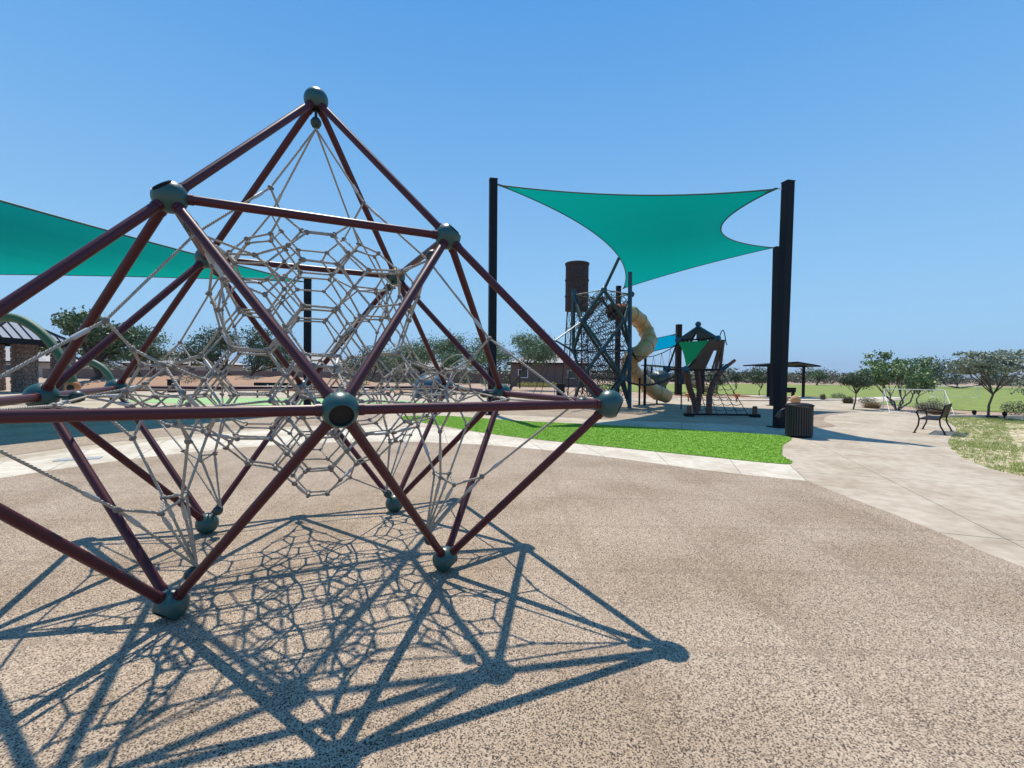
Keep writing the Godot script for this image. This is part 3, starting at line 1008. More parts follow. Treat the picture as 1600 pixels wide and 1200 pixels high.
# ------------------------------------------------------------------ rope tower, slide, tank
func build_rope_tower() -> void:
	var c := Vector3(4.33, 0, -23.4)
	var o := thing("rope_tower", "tall blue tube tower filled with dark hexagon rope netting", "climbing tower", c)
	var lv := [5.45, 4.12, 2.75, 1.4, 0.06]
	var rings := []
	for k in 5:
		var ring := []
		for q in 4:
			var an := deg_to_rad(q * 90.0 + (45.0 if k % 2 == 1 else 0.0) + 8.0)
			ring.append(Vector3(cos(an) * 1.36, lv[k], sin(an) * 1.36))
		rings.append(ring)
	for k in 4:
		for q in 4:
			var p: Vector3 = rings[k][q]
			var other: Array = rings[k + 1]
			var near := [0, 1, 2, 3]
			near.sort_custom(func(x, y): return (other[x] - p).length() < (other[y] - p).length())
			for w in 2:
				var mb := MB.new()
				mb.tube(p, other[near[w]], 0.075, -1, 10)
				part("tube", mb, M.teal_tube, o)
	for k in 4:
		for q in 4:
			var mb := MB.new()
			mb.ball(rings[k][q], 0.15, 14)
			part("joint", mb, M.blue, o)
			if k == 0 or k == 2:
				mb = MB.new()
				mb.tube(rings[k][q], rings[k][(q + 1) % 4], 0.028, -1, 8)
				part("ring_rope", mb, M.rope if k == 0 else M.dark_rope, o)
	# long slanting pole and the upright
	var mb2 := MB.new()
	mb2.tube(rings[0][1], Vector3(4.66, 6.75, -21.4) - c, 0.07, -1, 10)
	part("slanting_pole", mb2, M.teal_tube, o)
	mb2 = MB.new()
	mb2.tube(Vector3(5.60, 0, -22.9) - c, Vector3(5.52, 6.45, -22.9) - c, 0.10, -1, 12)
	part("upright", mb2, M.blue, o)
	mb2 = MB.new()
	mb2.tube(Vector3(2.98, 2.6, -23.6) - c, Vector3(2.95, 5.75, -23.6) - c, 0.09, -1, 12)
	part("upright", mb2, M.teal_tube, o)
	# net inside
	var f := foam(func(q: Vector3i) -> bool: return Vector2(q.x, q.z).length() <= 6.4 and q.y >= -14 and q.y <= 14, 5)
	var pts := []
	var rr := RandomNumberGenerator.new()
	rr.seed = 31
	for p in f.pts: pts.append(Vector3(p.x * 0.150, p.y * 0.155 + 2.95, p.z * 0.150) + Vector3(rr.randfn(), rr.randfn(), rr.randfn()) * 0.02)
	var net := MB.new()
	for e in f.edges: net.tube(pts[e.x], pts[e.y], 0.012, -1, 5, false)
	for k in 4:
		for q in 4:
			var near := []
			for w in pts.size(): near.append([(pts[w] - rings[k][q]).length(), w])
			near.sort_custom(func(x, y): return x[0] < y[0])
			for w in 7: net.tube(rings[k][q], pts[near[w][1]], 0.012, -1, 5, false)
	part("rope_net", net, M.dark_rope, o).set_meta("kind", "stuff")
	# outrigger arm with hanging ropes
	var tip := Vector3(1.91, 3.08, -21.5) - c
	var arm := MB.new()
	arm.tube(Vector3(3.12, 3.98, -22.4) - c, tip, 0.035, -1, 8)
	part("outrigger", arm, M.sleeve, o)
	for q in [Vector3(2.92, 2.75, -23.3), Vector3(3.0, 2.55, -22.6)]:
		arm = MB.new()
		arm.tube(tip, q - c, 0.035, -1, 8)
		part("brace", arm, M.teal_tube, o)
	for q in [Vector3(1.1, 0.0, -21.3), Vector3(1.9, 0.0, -21.4), Vector3(0.7, 0.0, -21.9)]:
		arm = MB.new()
		arm.tube(tip, q - c, 0.014, -1, 6)
		part("stay_rope", arm, M.dark_rope, o)

	# tube slide
	var s := thing("tube_slide", "tan spiral tube slide with red mouth descending from the rope tower", "slide", Vector3(7.0, 0, -25.5))
	var key := [Vector3(4.95, 4.68, -23.9), Vector3(5.75, 4.78, -24.6), Vector3(6.55, 4.55, -25.4), Vector3(7.12, 4.0, -25.9), Vector3(7.12, 3.35, -25.2), Vector3(6.55, 2.82, -24.3), Vector3(6.08, 2.48, -24.5), Vector3(6.15, 2.10, -25.4), Vector3(6.62, 1.70, -26.0), Vector3(7.2, 1.18, -26.3), Vector3(7.9, 0.70, -26.7), Vector3(8.75, 0.42, -27.2)]
	var curve := Curve3D.new()
	for k in key.size():
		var tg: Vector3 = (key[mini(k + 1, key.size() - 1)] - key[maxi(k - 1, 0)]) / 6.0
		curve.add_point(key[k] - s.position, -tg, tg)
	var len := curve.get_baked_length()
	var segs := 13
	for k in segs:
		var p := []
		var rad := []
		for q in 7:
			p.append(curve.sample_baked(len * (k + q / 6.0) / segs, true))
			rad.append(0.39 if q > 0 and q < 6 else 0.405)
		var mb := MB.new()
		mb.path(p, rad, 20, false)
		part("tube_section", mb, M.slide if k > 0 else M.slide_red, s)
		mb = MB.new()
		mb.path([p[6] + (p[5] - p[6]).normalized() * 0.025, p[6] + (p[6] - p[5]).normalized() * 0.025], [0.43, 0.43], 20, true)
		if k < segs - 1: part("flange", mb, M.slide, s)
	var sp := MB.new()
	sp.tube(Vector3(8.1, 0, -26.9) - s.position, Vector3(8.1, 0.35, -26.9) - s.position, 0.05, -1, 8)
	part("support", sp, M.iron, s)
	sp = MB.new()
	sp.tube(Vector3(6.95, 0, -25.2) - s.position, Vector3(6.95, 3.2, -25.2) - s.position, 0.07, -1, 10)
	part("support", sp, M.post, s)
	sp = MB.new()
	sp.tube(Vector3(6.75, 0, -25.5) - s.position, Vector3(6.75, 1.45, -25.5) - s.position, 0.05, -1, 10)
	part("support", sp, M.post, s)

	# rusty water tank on a trestle
	var t := thing("water_tank", "rusty brown cylinder tank raised on thin lattice legs behind the tower", "water tank", Vector3(5.0, 0, -38.0))
	var tk := MB.new()
	var pr := [Vector2(0, 10.32), Vector2(0.85, 10.32), Vector2(0.9, 10.28), Vector2(0.95, 10.28), Vector2(0.95, 10.14), Vector2(0.9, 10.12), Vector2(0.9, 9.0), Vector2(0.95, 8.98), Vector2(0.95, 8.9), Vector2(0.9, 8.88), Vector2(0.9, 7.75), Vector2(0.95, 7.73), Vector2(0.95, 7.65), Vector2(0.9, 7.63), Vector2(0.9, 6.55), Vector2(0, 6.5)]
	tk.lathe(pr, 32, Transform3D.IDENTITY, true)
	part("tank", tk, M.rust, t)
	for k in 4:
		var an := k * PI / 2 + 0.6
		var tk2 := MB.new()
		tk2.tube(Vector3(cos(an) * 1.25, 0, sin(an) * 1.25), Vector3(cos(an) * 0.8, 6.55, sin(an) * 0.8), 0.05, -1, 8)
		part("leg", tk2, M.rust, t)
		for lv2 in 5:
			var r0 := lerpf(1.25, 0.8, lv2 / 5.0)
			var r1 := lerpf(1.25, 0.8, (lv2 + 1) / 5.0)
			var an2 := an + PI / 2
			var y0 := lv2 * 1.31
			tk2 = MB.new()
			tk2.tube(Vector3(cos(an) * r0, y0, sin(an) * r0), Vector3(cos(an2) * r1, y0 + 1.31, sin(an2) * r1), 0.018, -1, 5)
			tk2.tube(Vector3(cos(an2) * r0, y0, sin(an2) * r0), Vector3(cos(an) * r1, y0 + 1.31, sin(an) * r1), 0.018, -1, 5)
			tk2.tube(Vector3(cos(an) * r1, y0 + 1.31, sin(an) * r1), Vector3(cos(an2) * r1, y0 + 1.31, sin(an2) * r1), 0.025, -1, 5)
			part("bracing", tk2, M.rust, t)

# ------------------------------------------------------------------ playhouse
func build_playhouse() -> void:
	var c := Vector3(8.05, 0, -20.7)
	var o := thing("playhouse", "raised playhouse with slatted wooden roof, green canopies and log legs", "playhouse", c)
	var apex := Vector3(8.06, 3.72, -21.0) - c
	var e := [Vector3(7.16, 3.10, -20.9) - c, Vector3(8.50, 3.14, -20.0) - c, Vector3(8.95, 3.10, -21.1) - c, Vector3(7.7, 3.10, -22.1) - c]
	var p0 := Vector3(7.20, 1.84, -20.0) - c
	var p1 := Vector3(8.94, 1.86, -20.6) - c
	var p2 := Vector3(8.5, 1.86, -22.2) - c
	var p3 := Vector3(7.0, 1.86, -21.7) - c
	# roof slats
	for k in 4:
		var a: Vector3 = e[k]
		var b: Vector3 = e[(k + 1) % 4]
		var nn := ((b - a).cross(apex - a)).normalized()
		if nn.y < 0: nn = -nn
		for q in 9:
			if (k * 9 + q) % 5 == 3: continue
			var u := (q + 0.5) / 9.0
			var foot := a.lerp(b, u)
			var mid := a.lerp(b, 0.5 + (u - 0.5) * 0.25)
			var head := apex.lerp(mid, 0.1)
			var mb := MB.new()
			mb.beam(foot + (foot - head) * 0.04, head, 0.105, 0.025, nn, 0.004)
			part("roof_slat", mb, M.slat, o)
		var rb := MB.new()
		rb.tube(apex, a, 0.055, -1, 10)
		part("rafter", rb, M.blue, o)
		rb = MB.new()
		rb.tube(a, b, 0.035, -1, 8)
		part("eave_bar", rb, M.iron, o)
		rb = MB.new()
		rb.ball(a, 0.13, 14)
		part("joint", rb, M.blue, o)
	var kb := MB.new()
	kb.ball(apex + Vector3(0, 0.1, 0), 0.125, 16)
	part("finial", kb, M.blue, o)
	# slatted front flaring down, with a doorway
	var fr := [[p0, p1, e[1]]]
	for f in 1:
		var a: Vector3 = fr[f][0]
		var b: Vector3 = fr[f][1]
		var t: Vector3 = fr[f][2]
		for q in 17:
			var u := (q + 0.5) / 17.0
			var foot := a.lerp(b, u)
			var head := t + (a.lerp(b, u) - a.lerp(b, 0.5)) * 0.38 + Vector3(0, -0.05, 0)
			if q >= 9 and q <= 11: foot = foot.lerp(head, 0.64)
			var lift: Vector3 = (b - a).cross(Vector3.UP).normalized() * 0.026 * (q % 2)
			foot += lift
			head += lift
			var mb := MB.new()
			mb.beam(foot, head, 0.098, 0.022, (b - a).cross(Vector3.UP).normalized(), 0.004)
			part("wall_slat", mb, M.slat, o)
	for s in [[e[1], p0], [e[1], p1], [e[0], p3], [e[2], p2], [p0, p1], [p1, p2], [p2, p3], [p3, p0]]:
		var mb := MB.new()
		mb.tube(s[0], s[1], 0.04, -1, 8)
		part("frame_bar", mb, M.iron, o)
	for p in [p0, p1, p2, p3]:
		var mb := MB.new()
		mb.ball(p, 0.15, 14)
		part("joint", mb, M.blue, o)
	var pf := MB.new()
	pf.prism(PackedVector2Array([Vector2(p0.x, p0.z), Vector2(p1.x, p1.z), Vector2(p2.x, p2.z), Vector2(p3.x, p3.z)]), 1.80, 1.86)
	part("platform", pf, M.slat, o)
	# green canopies
	for tr in [[Vector3(7.12, 3.02, -20.7), Vector3(8.42, 3.10, -19.9), Vector3(7.18, 1.92, -19.9)], [Vector3(8.6, 3.08, -20.0), Vector3(9.05, 2.0, -20.6), Vector3(9.15, 2.95, -21.3)]]:
		var mb := MB.new()
		var nn := 12
		var ctr: Vector3 = (tr[0] + tr[1] + tr[2]) / 3.0
		var idx := {}
		for i in nn + 1:
			for j in nn + 1 - i:
				var u := float(i) / nn
				var w := float(j) / nn
				var x := 1.0 - u - w
				var p: Vector3 = tr[0] * x + tr[1] * u + tr[2] * w
				var bow := 4.0 * (u * x + u * w + w * x) * (1.0 - 27.0 * u * w * x)
				p = p.lerp(ctr, 0.10 * bow)
				idx[Vector2i(i, j)] = mb.vert(p - c, Vector3.UP)
		for i in nn:
			for j in nn - i:
				mb.i.append_array(PackedInt32Array([idx[Vector2i(i, j)], idx[Vector2i(i + 1, j)], idx[Vector2i(i, j + 1)]]))
				if i + j < nn - 1: mb.i.append_array(PackedInt32Array([idx[Vector2i(i + 1, j)], idx[Vector2i(i + 1, j + 1)], idx[Vector2i(i, j + 1)]]))
		var st := SurfaceTool.new()
		st.create_from(mb.mesh(), 0)
		st.generate_normals()
		part("canopy", st.commit(), M.green_sail, o)
	# log legs
	for l in [[Vector3(7.20, 1.78, -20.05), Vector3(7.52, 1.05, -20.4), Vector3(7.80, 0.5, -20.6), Vector3(7.90, 0.0, -20.6)], [Vector3(8.92, 1.80, -20.6), Vector3(8.45, 1.25, -20.3), Vector3(8.15, 0.7, -19.9), Vector3(8.08, 0.0, -19.7)], [Vector3(8.5, 1.8, -22.2), Vector3(8.6, 0.9, -22.1), Vector3(8.5, 0.0, -22.0)]]:
		var q := []
		for p in l: q.append(p - c)
		var mb := MB.new()
		mb.path(q, [0.13, 0.125, 0.12, 0.115], 12)
		part("log_leg", mb, M.log, o)
	var ar := MB.new()
	ar.path([Vector3(8.98, 1.90, -20.5) - c, Vector3(9.15, 2.05, -20.45) - c], [0.095, 0.085], 12)
	part("arm_collar", ar, M.blue, o)
	ar = MB.new()
	ar.path([Vector3(9.1, 2.0, -20.45) - c, Vector3(9.40, 2.25, -20.4) - c, Vector3(9.43, 2.27, -20.4) - c], [0.07, 0.065, 0.045], 12)
	part("log_arm", ar, M.log, o)
	# bent handle
	var hp := []
	for k in 15:
		var u := k / 14.0
		hp.append(Vector3(8.80 + 0.36 * u, 3.12 + 0.42 * sin(PI * minf(u * 1.15, 1.0)) - (0.55 * maxf(0.0, u - 0.62)), -20.6) - c)
	ar = MB.new()
	ar.path(hp, [0.022], 8)
	part("handle", ar, M.teal_tube, o)

	# cargo net
	var n := thing("cargo_net", "black sagging rope cargo net leaning from ground bar to playhouse", "cargo net", Vector3(8.1, 0, -18.7))
	var nb := n.position
	var bar := MB.new()
	bar.tube(Vector3(6.87, 0.09, -18.62) - nb, Vector3(9.42, 0.09, -18.68) - nb, 0.04, -1, 10)
	part("ground_bar", bar, M.iron, n)
	for x in [6.87, 9.42]:
		bar = MB.new()
		bar.path([Vector3(x, 0.0, -18.65) - nb, Vector3(x, 0.41, -18.65) - nb, Vector3(x, 0.43, -18.65) - nb], [0.095, 0.09, 0.07], 14)
		part("log_post", bar, M.log, n)
		bar = MB.new()
		bar.box(Vector3(x, 0.07, -18.65) - nb, Vector3(0.34, 0.12, 0.28), Basis.IDENTITY, 0.02)
		part("foot", bar, M.iron, n)
	var feet := []
	var heads := []
	for k in 6:
		feet.append(Vector3(7.15 + k * 0.40, 0.11, -18.65) - nb)
		heads.append(Vector3(7.35, 1.84, -20.05).lerp(Vector3(8.85, 1.86, -20.55), k / 5.0) - nb)
		bar = MB.new()
		bar.tube(feet[k], heads[k], 0.014, -1, 6)
		part("net_rope", bar, M.dark_rope, n)
	for r in range(1, 9):
		var u := r / 9.0
		for k in 5:
			var a: Vector3 = feet[k].lerp(heads[k], u)
			var b: Vector3 = feet[k + 1].lerp(heads[k + 1], u)
			var pt := []
			for q in 7:
				var w := q / 6.0
				pt.append(a.lerp(b, w) + Vector3(0, -0.07 * 4.0 * w * (1 - w), 0))
			bar = MB.new()
			bar.path(pt, [0.012], 5, false)
			part("rung", bar, M.dark_rope, n)

func build_play_behind() -> void:
	# rope bridge between tower and playhouse
	var o := thing("rope_bridge", "dark sagging rope bridge from tower upright to playhouse", "rope bridge", Vector3(6.4, 0, -22.0))
	var p := []
	for k in 13:
		var u := k / 12.0
		p.append(Vector3(5.55, 1.22, -22.7).lerp(Vector3(7.2, 1.72, -20.6), u) + Vector3(0, -0.28 * 4 * u * (1 - u), 0) - o.position)
	var mb := MB.new()
	mb.path(p, [0.045], 8)
	part("foot_rope", mb, M.dark_rope, o)
	var h := []
	for k in 13:
		var u := k / 12.0
		h.append(Vector3(5.55, 2.55, -22.7).lerp(Vector3(7.2, 3.0, -20.9), u) + Vector3(0, -0.32 * 4 * u * (1 - u), 0) - o.position)
	mb = MB.new()
	mb.path(h, [0.02], 6)
	part("hand_rope", mb, M.dark_rope, o)
	for k in range(1, 12, 2):
		mb = MB.new()
		mb.tube(p[k], h[k - 1], 0.008, -1, 5)
		mb.tube(p[k], h[k + 1], 0.008, -1, 5)
		part("hanger", mb, M.dark_rope, o)
	# second play structure far behind
	var s := thing("play_structure", "distant play structure with dark roof, posts and short tan slide", "play structure", Vector3(14.5, 0, -46.0))
	for q in [Vector3(-1.2, 0, 0), Vector3(0.3, 0, -0.5), Vector3(1.6, 0, 0), Vector3(-0.4, 0, 1.2)]:
		mb = MB.new()
		mb.tube(q, q + Vector3(0, 2.4, 0), 0.09, -1, 10)
		part("post", mb, M.post, s)
	mb = MB.new()
	mb.box(Vector3(0.1, 2.4, 0.2), Vector3(4.2, 0.12, 2.2), Basis(Vector3.BACK, -0.06), 0.02)
	part("roof", mb, M.teal_tube, s)
	mb = MB.new()
	mb.box(Vector3(0.2, 1.1, 0.2), Vector3(3.2, 0.1, 1.8), Basis.IDENTITY, 0.02)
	part("deck", mb, M.iron, s)
	mb = MB.new()
	for k in 9: mb.tube(Vector3(-1.2 + k * 0.35, 1.1, 1.1), Vector3(-1.2 + k * 0.35, 1.9, 1.1), 0.02, -1, 6)
	part("railing", mb, M.iron, s)
	mb = MB.new()
	mb.path([Vector3(1.5, 1.2, 0.9), Vector3(2.6, 0.75, 1.1), Vector3(3.7, 0.32, 1.3), Vector3(4.4, 0.28, 1.4)], [0.34], 14, false)
	part("slide", mb, M.slide, s)
	# dark leaf-shaped climbing panel
	var d := thing("climbing_wall", "dark teal pointed climbing panel behind the tube slide", "climbing wall", Vector3(10.3, 0, -33.5))
	mb = MB.new()
	mb.path([Vector3(-0.4, 0, 0), Vector3(-0.4, 1.6, 0)], [0.05], 8)
	part("post", mb, M.post, d)
	mb = MB.new()
	mb.lathe([Vector2(0, 1.95), Vector2(0.5, 1.85), Vector2(0.78, 1.55), Vector2(0.6, 1.1), Vector2(0.22, 0.6), Vector2(0, 0.5)], 16, Transform3D(Basis.IDENTITY.scaled(Vector3(1, 1, 0.35)), Vector3.ZERO))
	part("panel", mb, M.teal_tube, d)
	# orange balance pods in a row on a low bar
	var xs := [11.0, 12.3, 14.0]
	for k in 3:
		var b := thing("balance_pod", "small orange balance pod on a low bar behind the cargo net", "balance pod", Vector3(xs[k], 0, -30.0), 0.0, "orange balance pods")
		mb = MB.new()
		mb.lathe([Vector2(0, 0.52), Vector2(0.16, 0.5), Vector2(0.22, 0.42), Vector2(0.1, 0.28), Vector2(0.045, 0.2), Vector2(0.045, 0.0)], 14)
		part("pod", mb, M.orange, b)
		mb = MB.new()
		mb.tube(Vector3(-0.75, 0.36, 0), Vector3(0.75, 0.36, 0), 0.025, -1, 8)
		part("bar", mb, M.orange, b)
	var bl := thing("blue_panel", "small blue panel hanging under the playhouse platform", "panel", Vector3(8.0, 0, -22.6))
	mb = MB.new()
	mb.box(Vector3(-0.05, 1.45, 0), Vector3(0.24, 0.55, 0.05), Basis.IDENTITY, 0.01)
	part("board", mb, M.blue, bl)
	mb = MB.new()
	mb.tube(Vector3(-0.05, 0, 0), Vector3(-0.05, 1.4, 0), 0.03, -1, 8)
	part("stem", mb, M.post, bl)

# ------------------------------------------------------------------ things on the right
func build_right_furniture() -> void:
	var mb: MB
	# trash can
	var o := thing("trash_can", "round dark steel slat trash can on the edge of the walk", "trash can", Vector3(7.60, 0, -12.72))
	for k in 34:
		var an := TAU * k / 34
		var d := Vector3(cos(an), 0, sin(an))
		mb = MB.new()
		mb.beam(d * 0.318 + Vector3(0, 0.05, 0), d * 0.318 + Vector3(0, 0.82, 0), 0.008, 0.036, d.cross(Vector3.UP))
		part("slat", mb, M.can_steel, o)
	for y in [0.06, 0.30, 0.55, 0.80]:
		mb = MB.new()
		var ring := []
		for k in 33: ring.append(Vector3(cos(TAU * k / 32) * 0.308, y, sin(TAU * k / 32) * 0.308))
		mb.path(ring, [0.009], 6, false)
		part("hoop", mb, M.iron, o)
	mb = MB.new()
	mb.lathe([Vector2(0.30, 0.78), Vector2(0.285, 0.1), Vector2(0.0, 0.09)], 28)
	part("liner", mb, M.black, o)
	mb = MB.new()
	mb.lathe([Vector2(0.12, 0.86), Vector2(0.20, 0.895), Vector2(0.30, 0.87), Vector2(0.345, 0.845), Vector2(0.345, 0.82), Vector2(0.29, 0.82)], 32)
	part("lid", mb, M.iron, o)
	mb = MB.new()
	mb.lathe([Vector2(0.0, 0.05), Vector2(0.29, 0.05), Vector2(0.30, 0.02), Vector2(0.12, 0.0)], 28)
	part("base", mb, M.iron, o)
	var bg := thing("waste_bag", "small black bag hanging on the slatted trash can side", "bag", Vector3(7.16, 0, -12.85))
	mb = MB.new()
	mb.path([Vector3(0.13, 0.74, 0.02), Vector3(0.04, 0.70, 0.0), Vector3(0.0, 0.64, 0.0), Vector3(-0.02, 0.52, 0.0), Vector3(-0.01, 0.48, 0.0)], [0.006, 0.02, 0.045, 0.095, 0.02], 9)
	part("sack", mb, M.bag, bg)

	# bench seen end on
	o = thing("park_bench", "dark steel strap bench with curved arms facing the plaza", "bench", Vector3(12.50, 0, -14.24), 0.745)
	for k in 25:
		var x := lerpf(-0.72, 0.72, k / 24.0)
		mb = MB.new()
		var pr := [Vector3(x, 0.415, -0.235), Vector3(x, 0.445, -0.215), Vector3(x, 0.43, -0.06), Vector3(x, 0.425, 0.10), Vector3(x, 0.445, 0.19), Vector3(x, 0.52, 0.235), Vector3(x, 0.68, 0.275), Vector3(x, 0.82, 0.305), Vector3(x, 0.835, 0.325)]
		for q in pr.size() - 1: mb.beam(pr[q], pr[q + 1] + (pr[q + 1] - pr[q]) * 0.04, 0.044, 0.007, Vector3.UP if q < 4 else Vector3.BACK)
		part("strap", mb, M.bench, o)
	for y in [[0.425, -0.22], [0.42, 0.02], [0.83, 0.31]]:
		mb = MB.new()
		mb.tube(Vector3(-0.76, y[0], y[1]), Vector3(0.76, y[0], y[1]), 0.017, -1, 8)
		part("rail", mb, M.bench, o)
	for x in [-0.77, 0.77]:
		mb = MB.new()
		var leg := []
		for q in [Vector2(-0.345, 0.0), Vector2(-0.33, 0.06), Vector2(-0.265, 0.22), Vector2(-0.245, 0.40), Vector2(-0.275, 0.53), Vector2(-0.315, 0.60), Vector2(-0.28, 0.655), Vector2(-0.16, 0.655), Vector2(0.02, 0.615), Vector2(0.27, 0.64)]: leg.append(Vector3(x, q.y, q.x))
		mb.path(leg, [0.02], 8)
		part("front_leg", mb, M.bench, o)
		mb = MB.new()
		leg = []
		for q in [Vector2(0.33, 0.0), Vector2(0.30, 0.08), Vector2(0.215, 0.25), Vector2(0.20, 0.42), Vector2(0.245, 0.58), Vector2(0.305, 0.83)]: leg.append(Vector3(x, q.y, q.x))
		mb.path(leg, [0.02], 8)
		part("rear_leg", mb, M.bench, o)
		for z in [-0.345, 0.33]:
			mb = MB.new()
			mb.box(Vector3(x, 0.008, z), Vector3(0.09, 0.012, 0.09), Basis.IDENTITY, 0.003)
			part("foot", mb, M.bench, o)
		mb = MB.new()
		mb.tube(Vector3(x, 0.42, -0.245), Vector3(x, 0.42, 0.2), 0.017, -1, 8)
		part("side_rail", mb, M.bench, o)

	# ramada
	o = thing("ramada", "small black steel shelter with low gable roof by the lawn", "shelter", Vector3(21.1, 0, -38.0))
	mb = MB.new()
	mb.beam(Vector3(-2.15, 2.46, 0), Vector3(0.45, 2.70, 0), 3.2, 0.10, Vector3.UP)
	mb.beam(Vector3(0.45, 2.70, 0), Vector3(2.2, 2.42, 0), 3.2, 0.10, Vector3.UP)
	part("roof", mb, M.dark_trim, o)
	for x in [-1.0, 1.75]:
		mb = MB.new()
		mb.box(Vector3(x, 1.26, 0.2), Vector3(0.17, 2.52, 0.17), Basis.IDENTITY, 0.01)
		part("column", mb, M.dark_trim, o)
	mb = MB.new()
	mb.box(Vector3(0.02, 2.42, 0.2), Vector3(4.2, 0.12, 0.14), Basis.IDENTITY, 0.01)
	part("beam", mb, M.dark_trim, o)
	mb = MB.new()
	mb.box(Vector3(0.2, 0.0, 0), Vector3(4.6, 0.04, 3.6))
	part("pad", mb, M.pale_concrete, o)
	o = thing("shelter_bench", "black bench with solid back under the small shelter", "bench", Vector3(20.6, 0, -36.4))
	mb = MB.new()
	mb.box(Vector3(0.1, 0.60, 0), Vector3(1.5, 0.36, 0.05), Basis(Vector3.RIGHT, 0.1), 0.01)
	part("backrest", mb, M.iron, o)
	mb = MB.new()
	mb.box(Vector3(0.1, 0.43, -0.22), Vector3(1.5, 0.05, 0.42), Basis.IDENTITY, 0.01)
	part("seat", mb, M.iron, o)
	for x in [-0.55, 0.75]:
		mb = MB.new()
		mb.box(Vector3(x, 0.21, -0.2), Vector3(0.05, 0.42, 0.4), Basis.IDENTITY, 0.01)
		part("leg", mb, M.iron, o)
	# boulders
	var bsp := [[Vector3(16.72, 0.24, -28.4), 0.28, "larger round tan boulder beyond the trash can"], [Vector3(16.5, 0.26, -29.2), 0.25, "smaller tan boulder peeking from behind the larger one"]]
	for q in 2:
		var fn := FastNoiseLite.new()
		fn.seed = 5 + q
		fn.frequency = 0.9
		var base := MB.new()
		base.ball(Vector3.ZERO, bsp[q][1], 22)
		for k in base.v.size(): base.v[k] = base.v[k] * Vector3(1, 0.93, 1) * (1.0 + 0.14 * fn.get_noise_3dv(base.v[k] * 6.0))
		var st := SurfaceTool.new()
		st.create_from(base.mesh(), 0)
		st.generate_normals()
		var bo := part("boulder", st.commit(), M.boulder)
		bo.position = bsp[q][0]
		tag(bo, bsp[q][2], "boulder", "boulders")
	# goals
	goal("white soccer goal frame standing at the near lawn edge", Vector3(17.75, 0, -23.0), Vector3(19.84, 0, -22.1), 1.04, Vector3(-0.75, 0, 1.35))
	goal("white soccer goal frame far across the lawn", Vector3(35.9, 0, -40.8), Vector3(39.1, 0, -40.4), 0.98, Vector3(0.35, 0, -1.0))
	# uplights
	for q in [[Vector3(19.55, 0, -20.35), "black ground uplight left of the bare trunk"], [Vector3(20.02, 0, -19.55), "black ground uplight right of the bare trunk"]]:
		var u := thing("ground_light", q[1], "ground light", q[0], 0.0, "uplights beneath the umbrella tree")
		mb = MB.new()
		mb.tube(Vector3.ZERO, Vector3(0, 0.1, 0), 0.025, -1, 8)
		part("stem", mb, M.black, u)
		mb = MB.new()
		mb.path([Vector3(-0.01, 0.09, 0.03), Vector3(0.0, 0.16, 0.0), Vector3(0.02, 0.22, -0.02), Vector3(0.03, 0.24, -0.03)], [0.05, 0.075, 0.08, 0.07], 12)
		part("lamp_head", mb, M.black, u)
	var bx := MB.new()
	bx.box(Vector3(0, 0.05, 0), Vector3(0.3, 0.1, 0.16), Basis.IDENTITY, 0.01)
	var jb := part("valve_box", bx, M.black)
	jb.position = Vector3(19.95, -0.03, -19.95)
	tag(jb, "small black box on the ground by the trunk", "box")

func goal(label: String, a: Vector3, b: Vector3, h: float, back: Vector3) -> void:
	var o := thing("soccer_goal", label, "goal", a, 0.0, "soccer goals")
	var d := b - a
	var up := Vector3(0, h, 0)
	for s in [["post", Vector3.ZERO, up], ["post", d, d + up], ["crossbar", up, d + up], ["stay", up, back], ["stay", d + up, d + back], ["ground_bar", Vector3.ZERO, back], ["ground_bar", d, d + back], ["back_bar", back, d + back]]:
		var mb := MB.new()
		var r := 0.019 if s[0] == "post" or s[0] == "crossbar" else 0.011
		mb.tube(s[1] + Vector3(0, 0.02, 0), s[2] + Vector3(0, 0.02, 0), r, -1, 8)
		part(s[0], mb, M.white, o)
	var net := MB.new()
	for k in 22:
		var u := k / 21.0
		net.tube(up + d * u, back + d * u, 0.0014, -1, 4, false)
	for k in 11:
		var u := k / 10.0
		net.tube(up.lerp(back, u), up.lerp(back, u) + d, 0.0014, -1, 4, false)
	part("net", net, M.white, o)

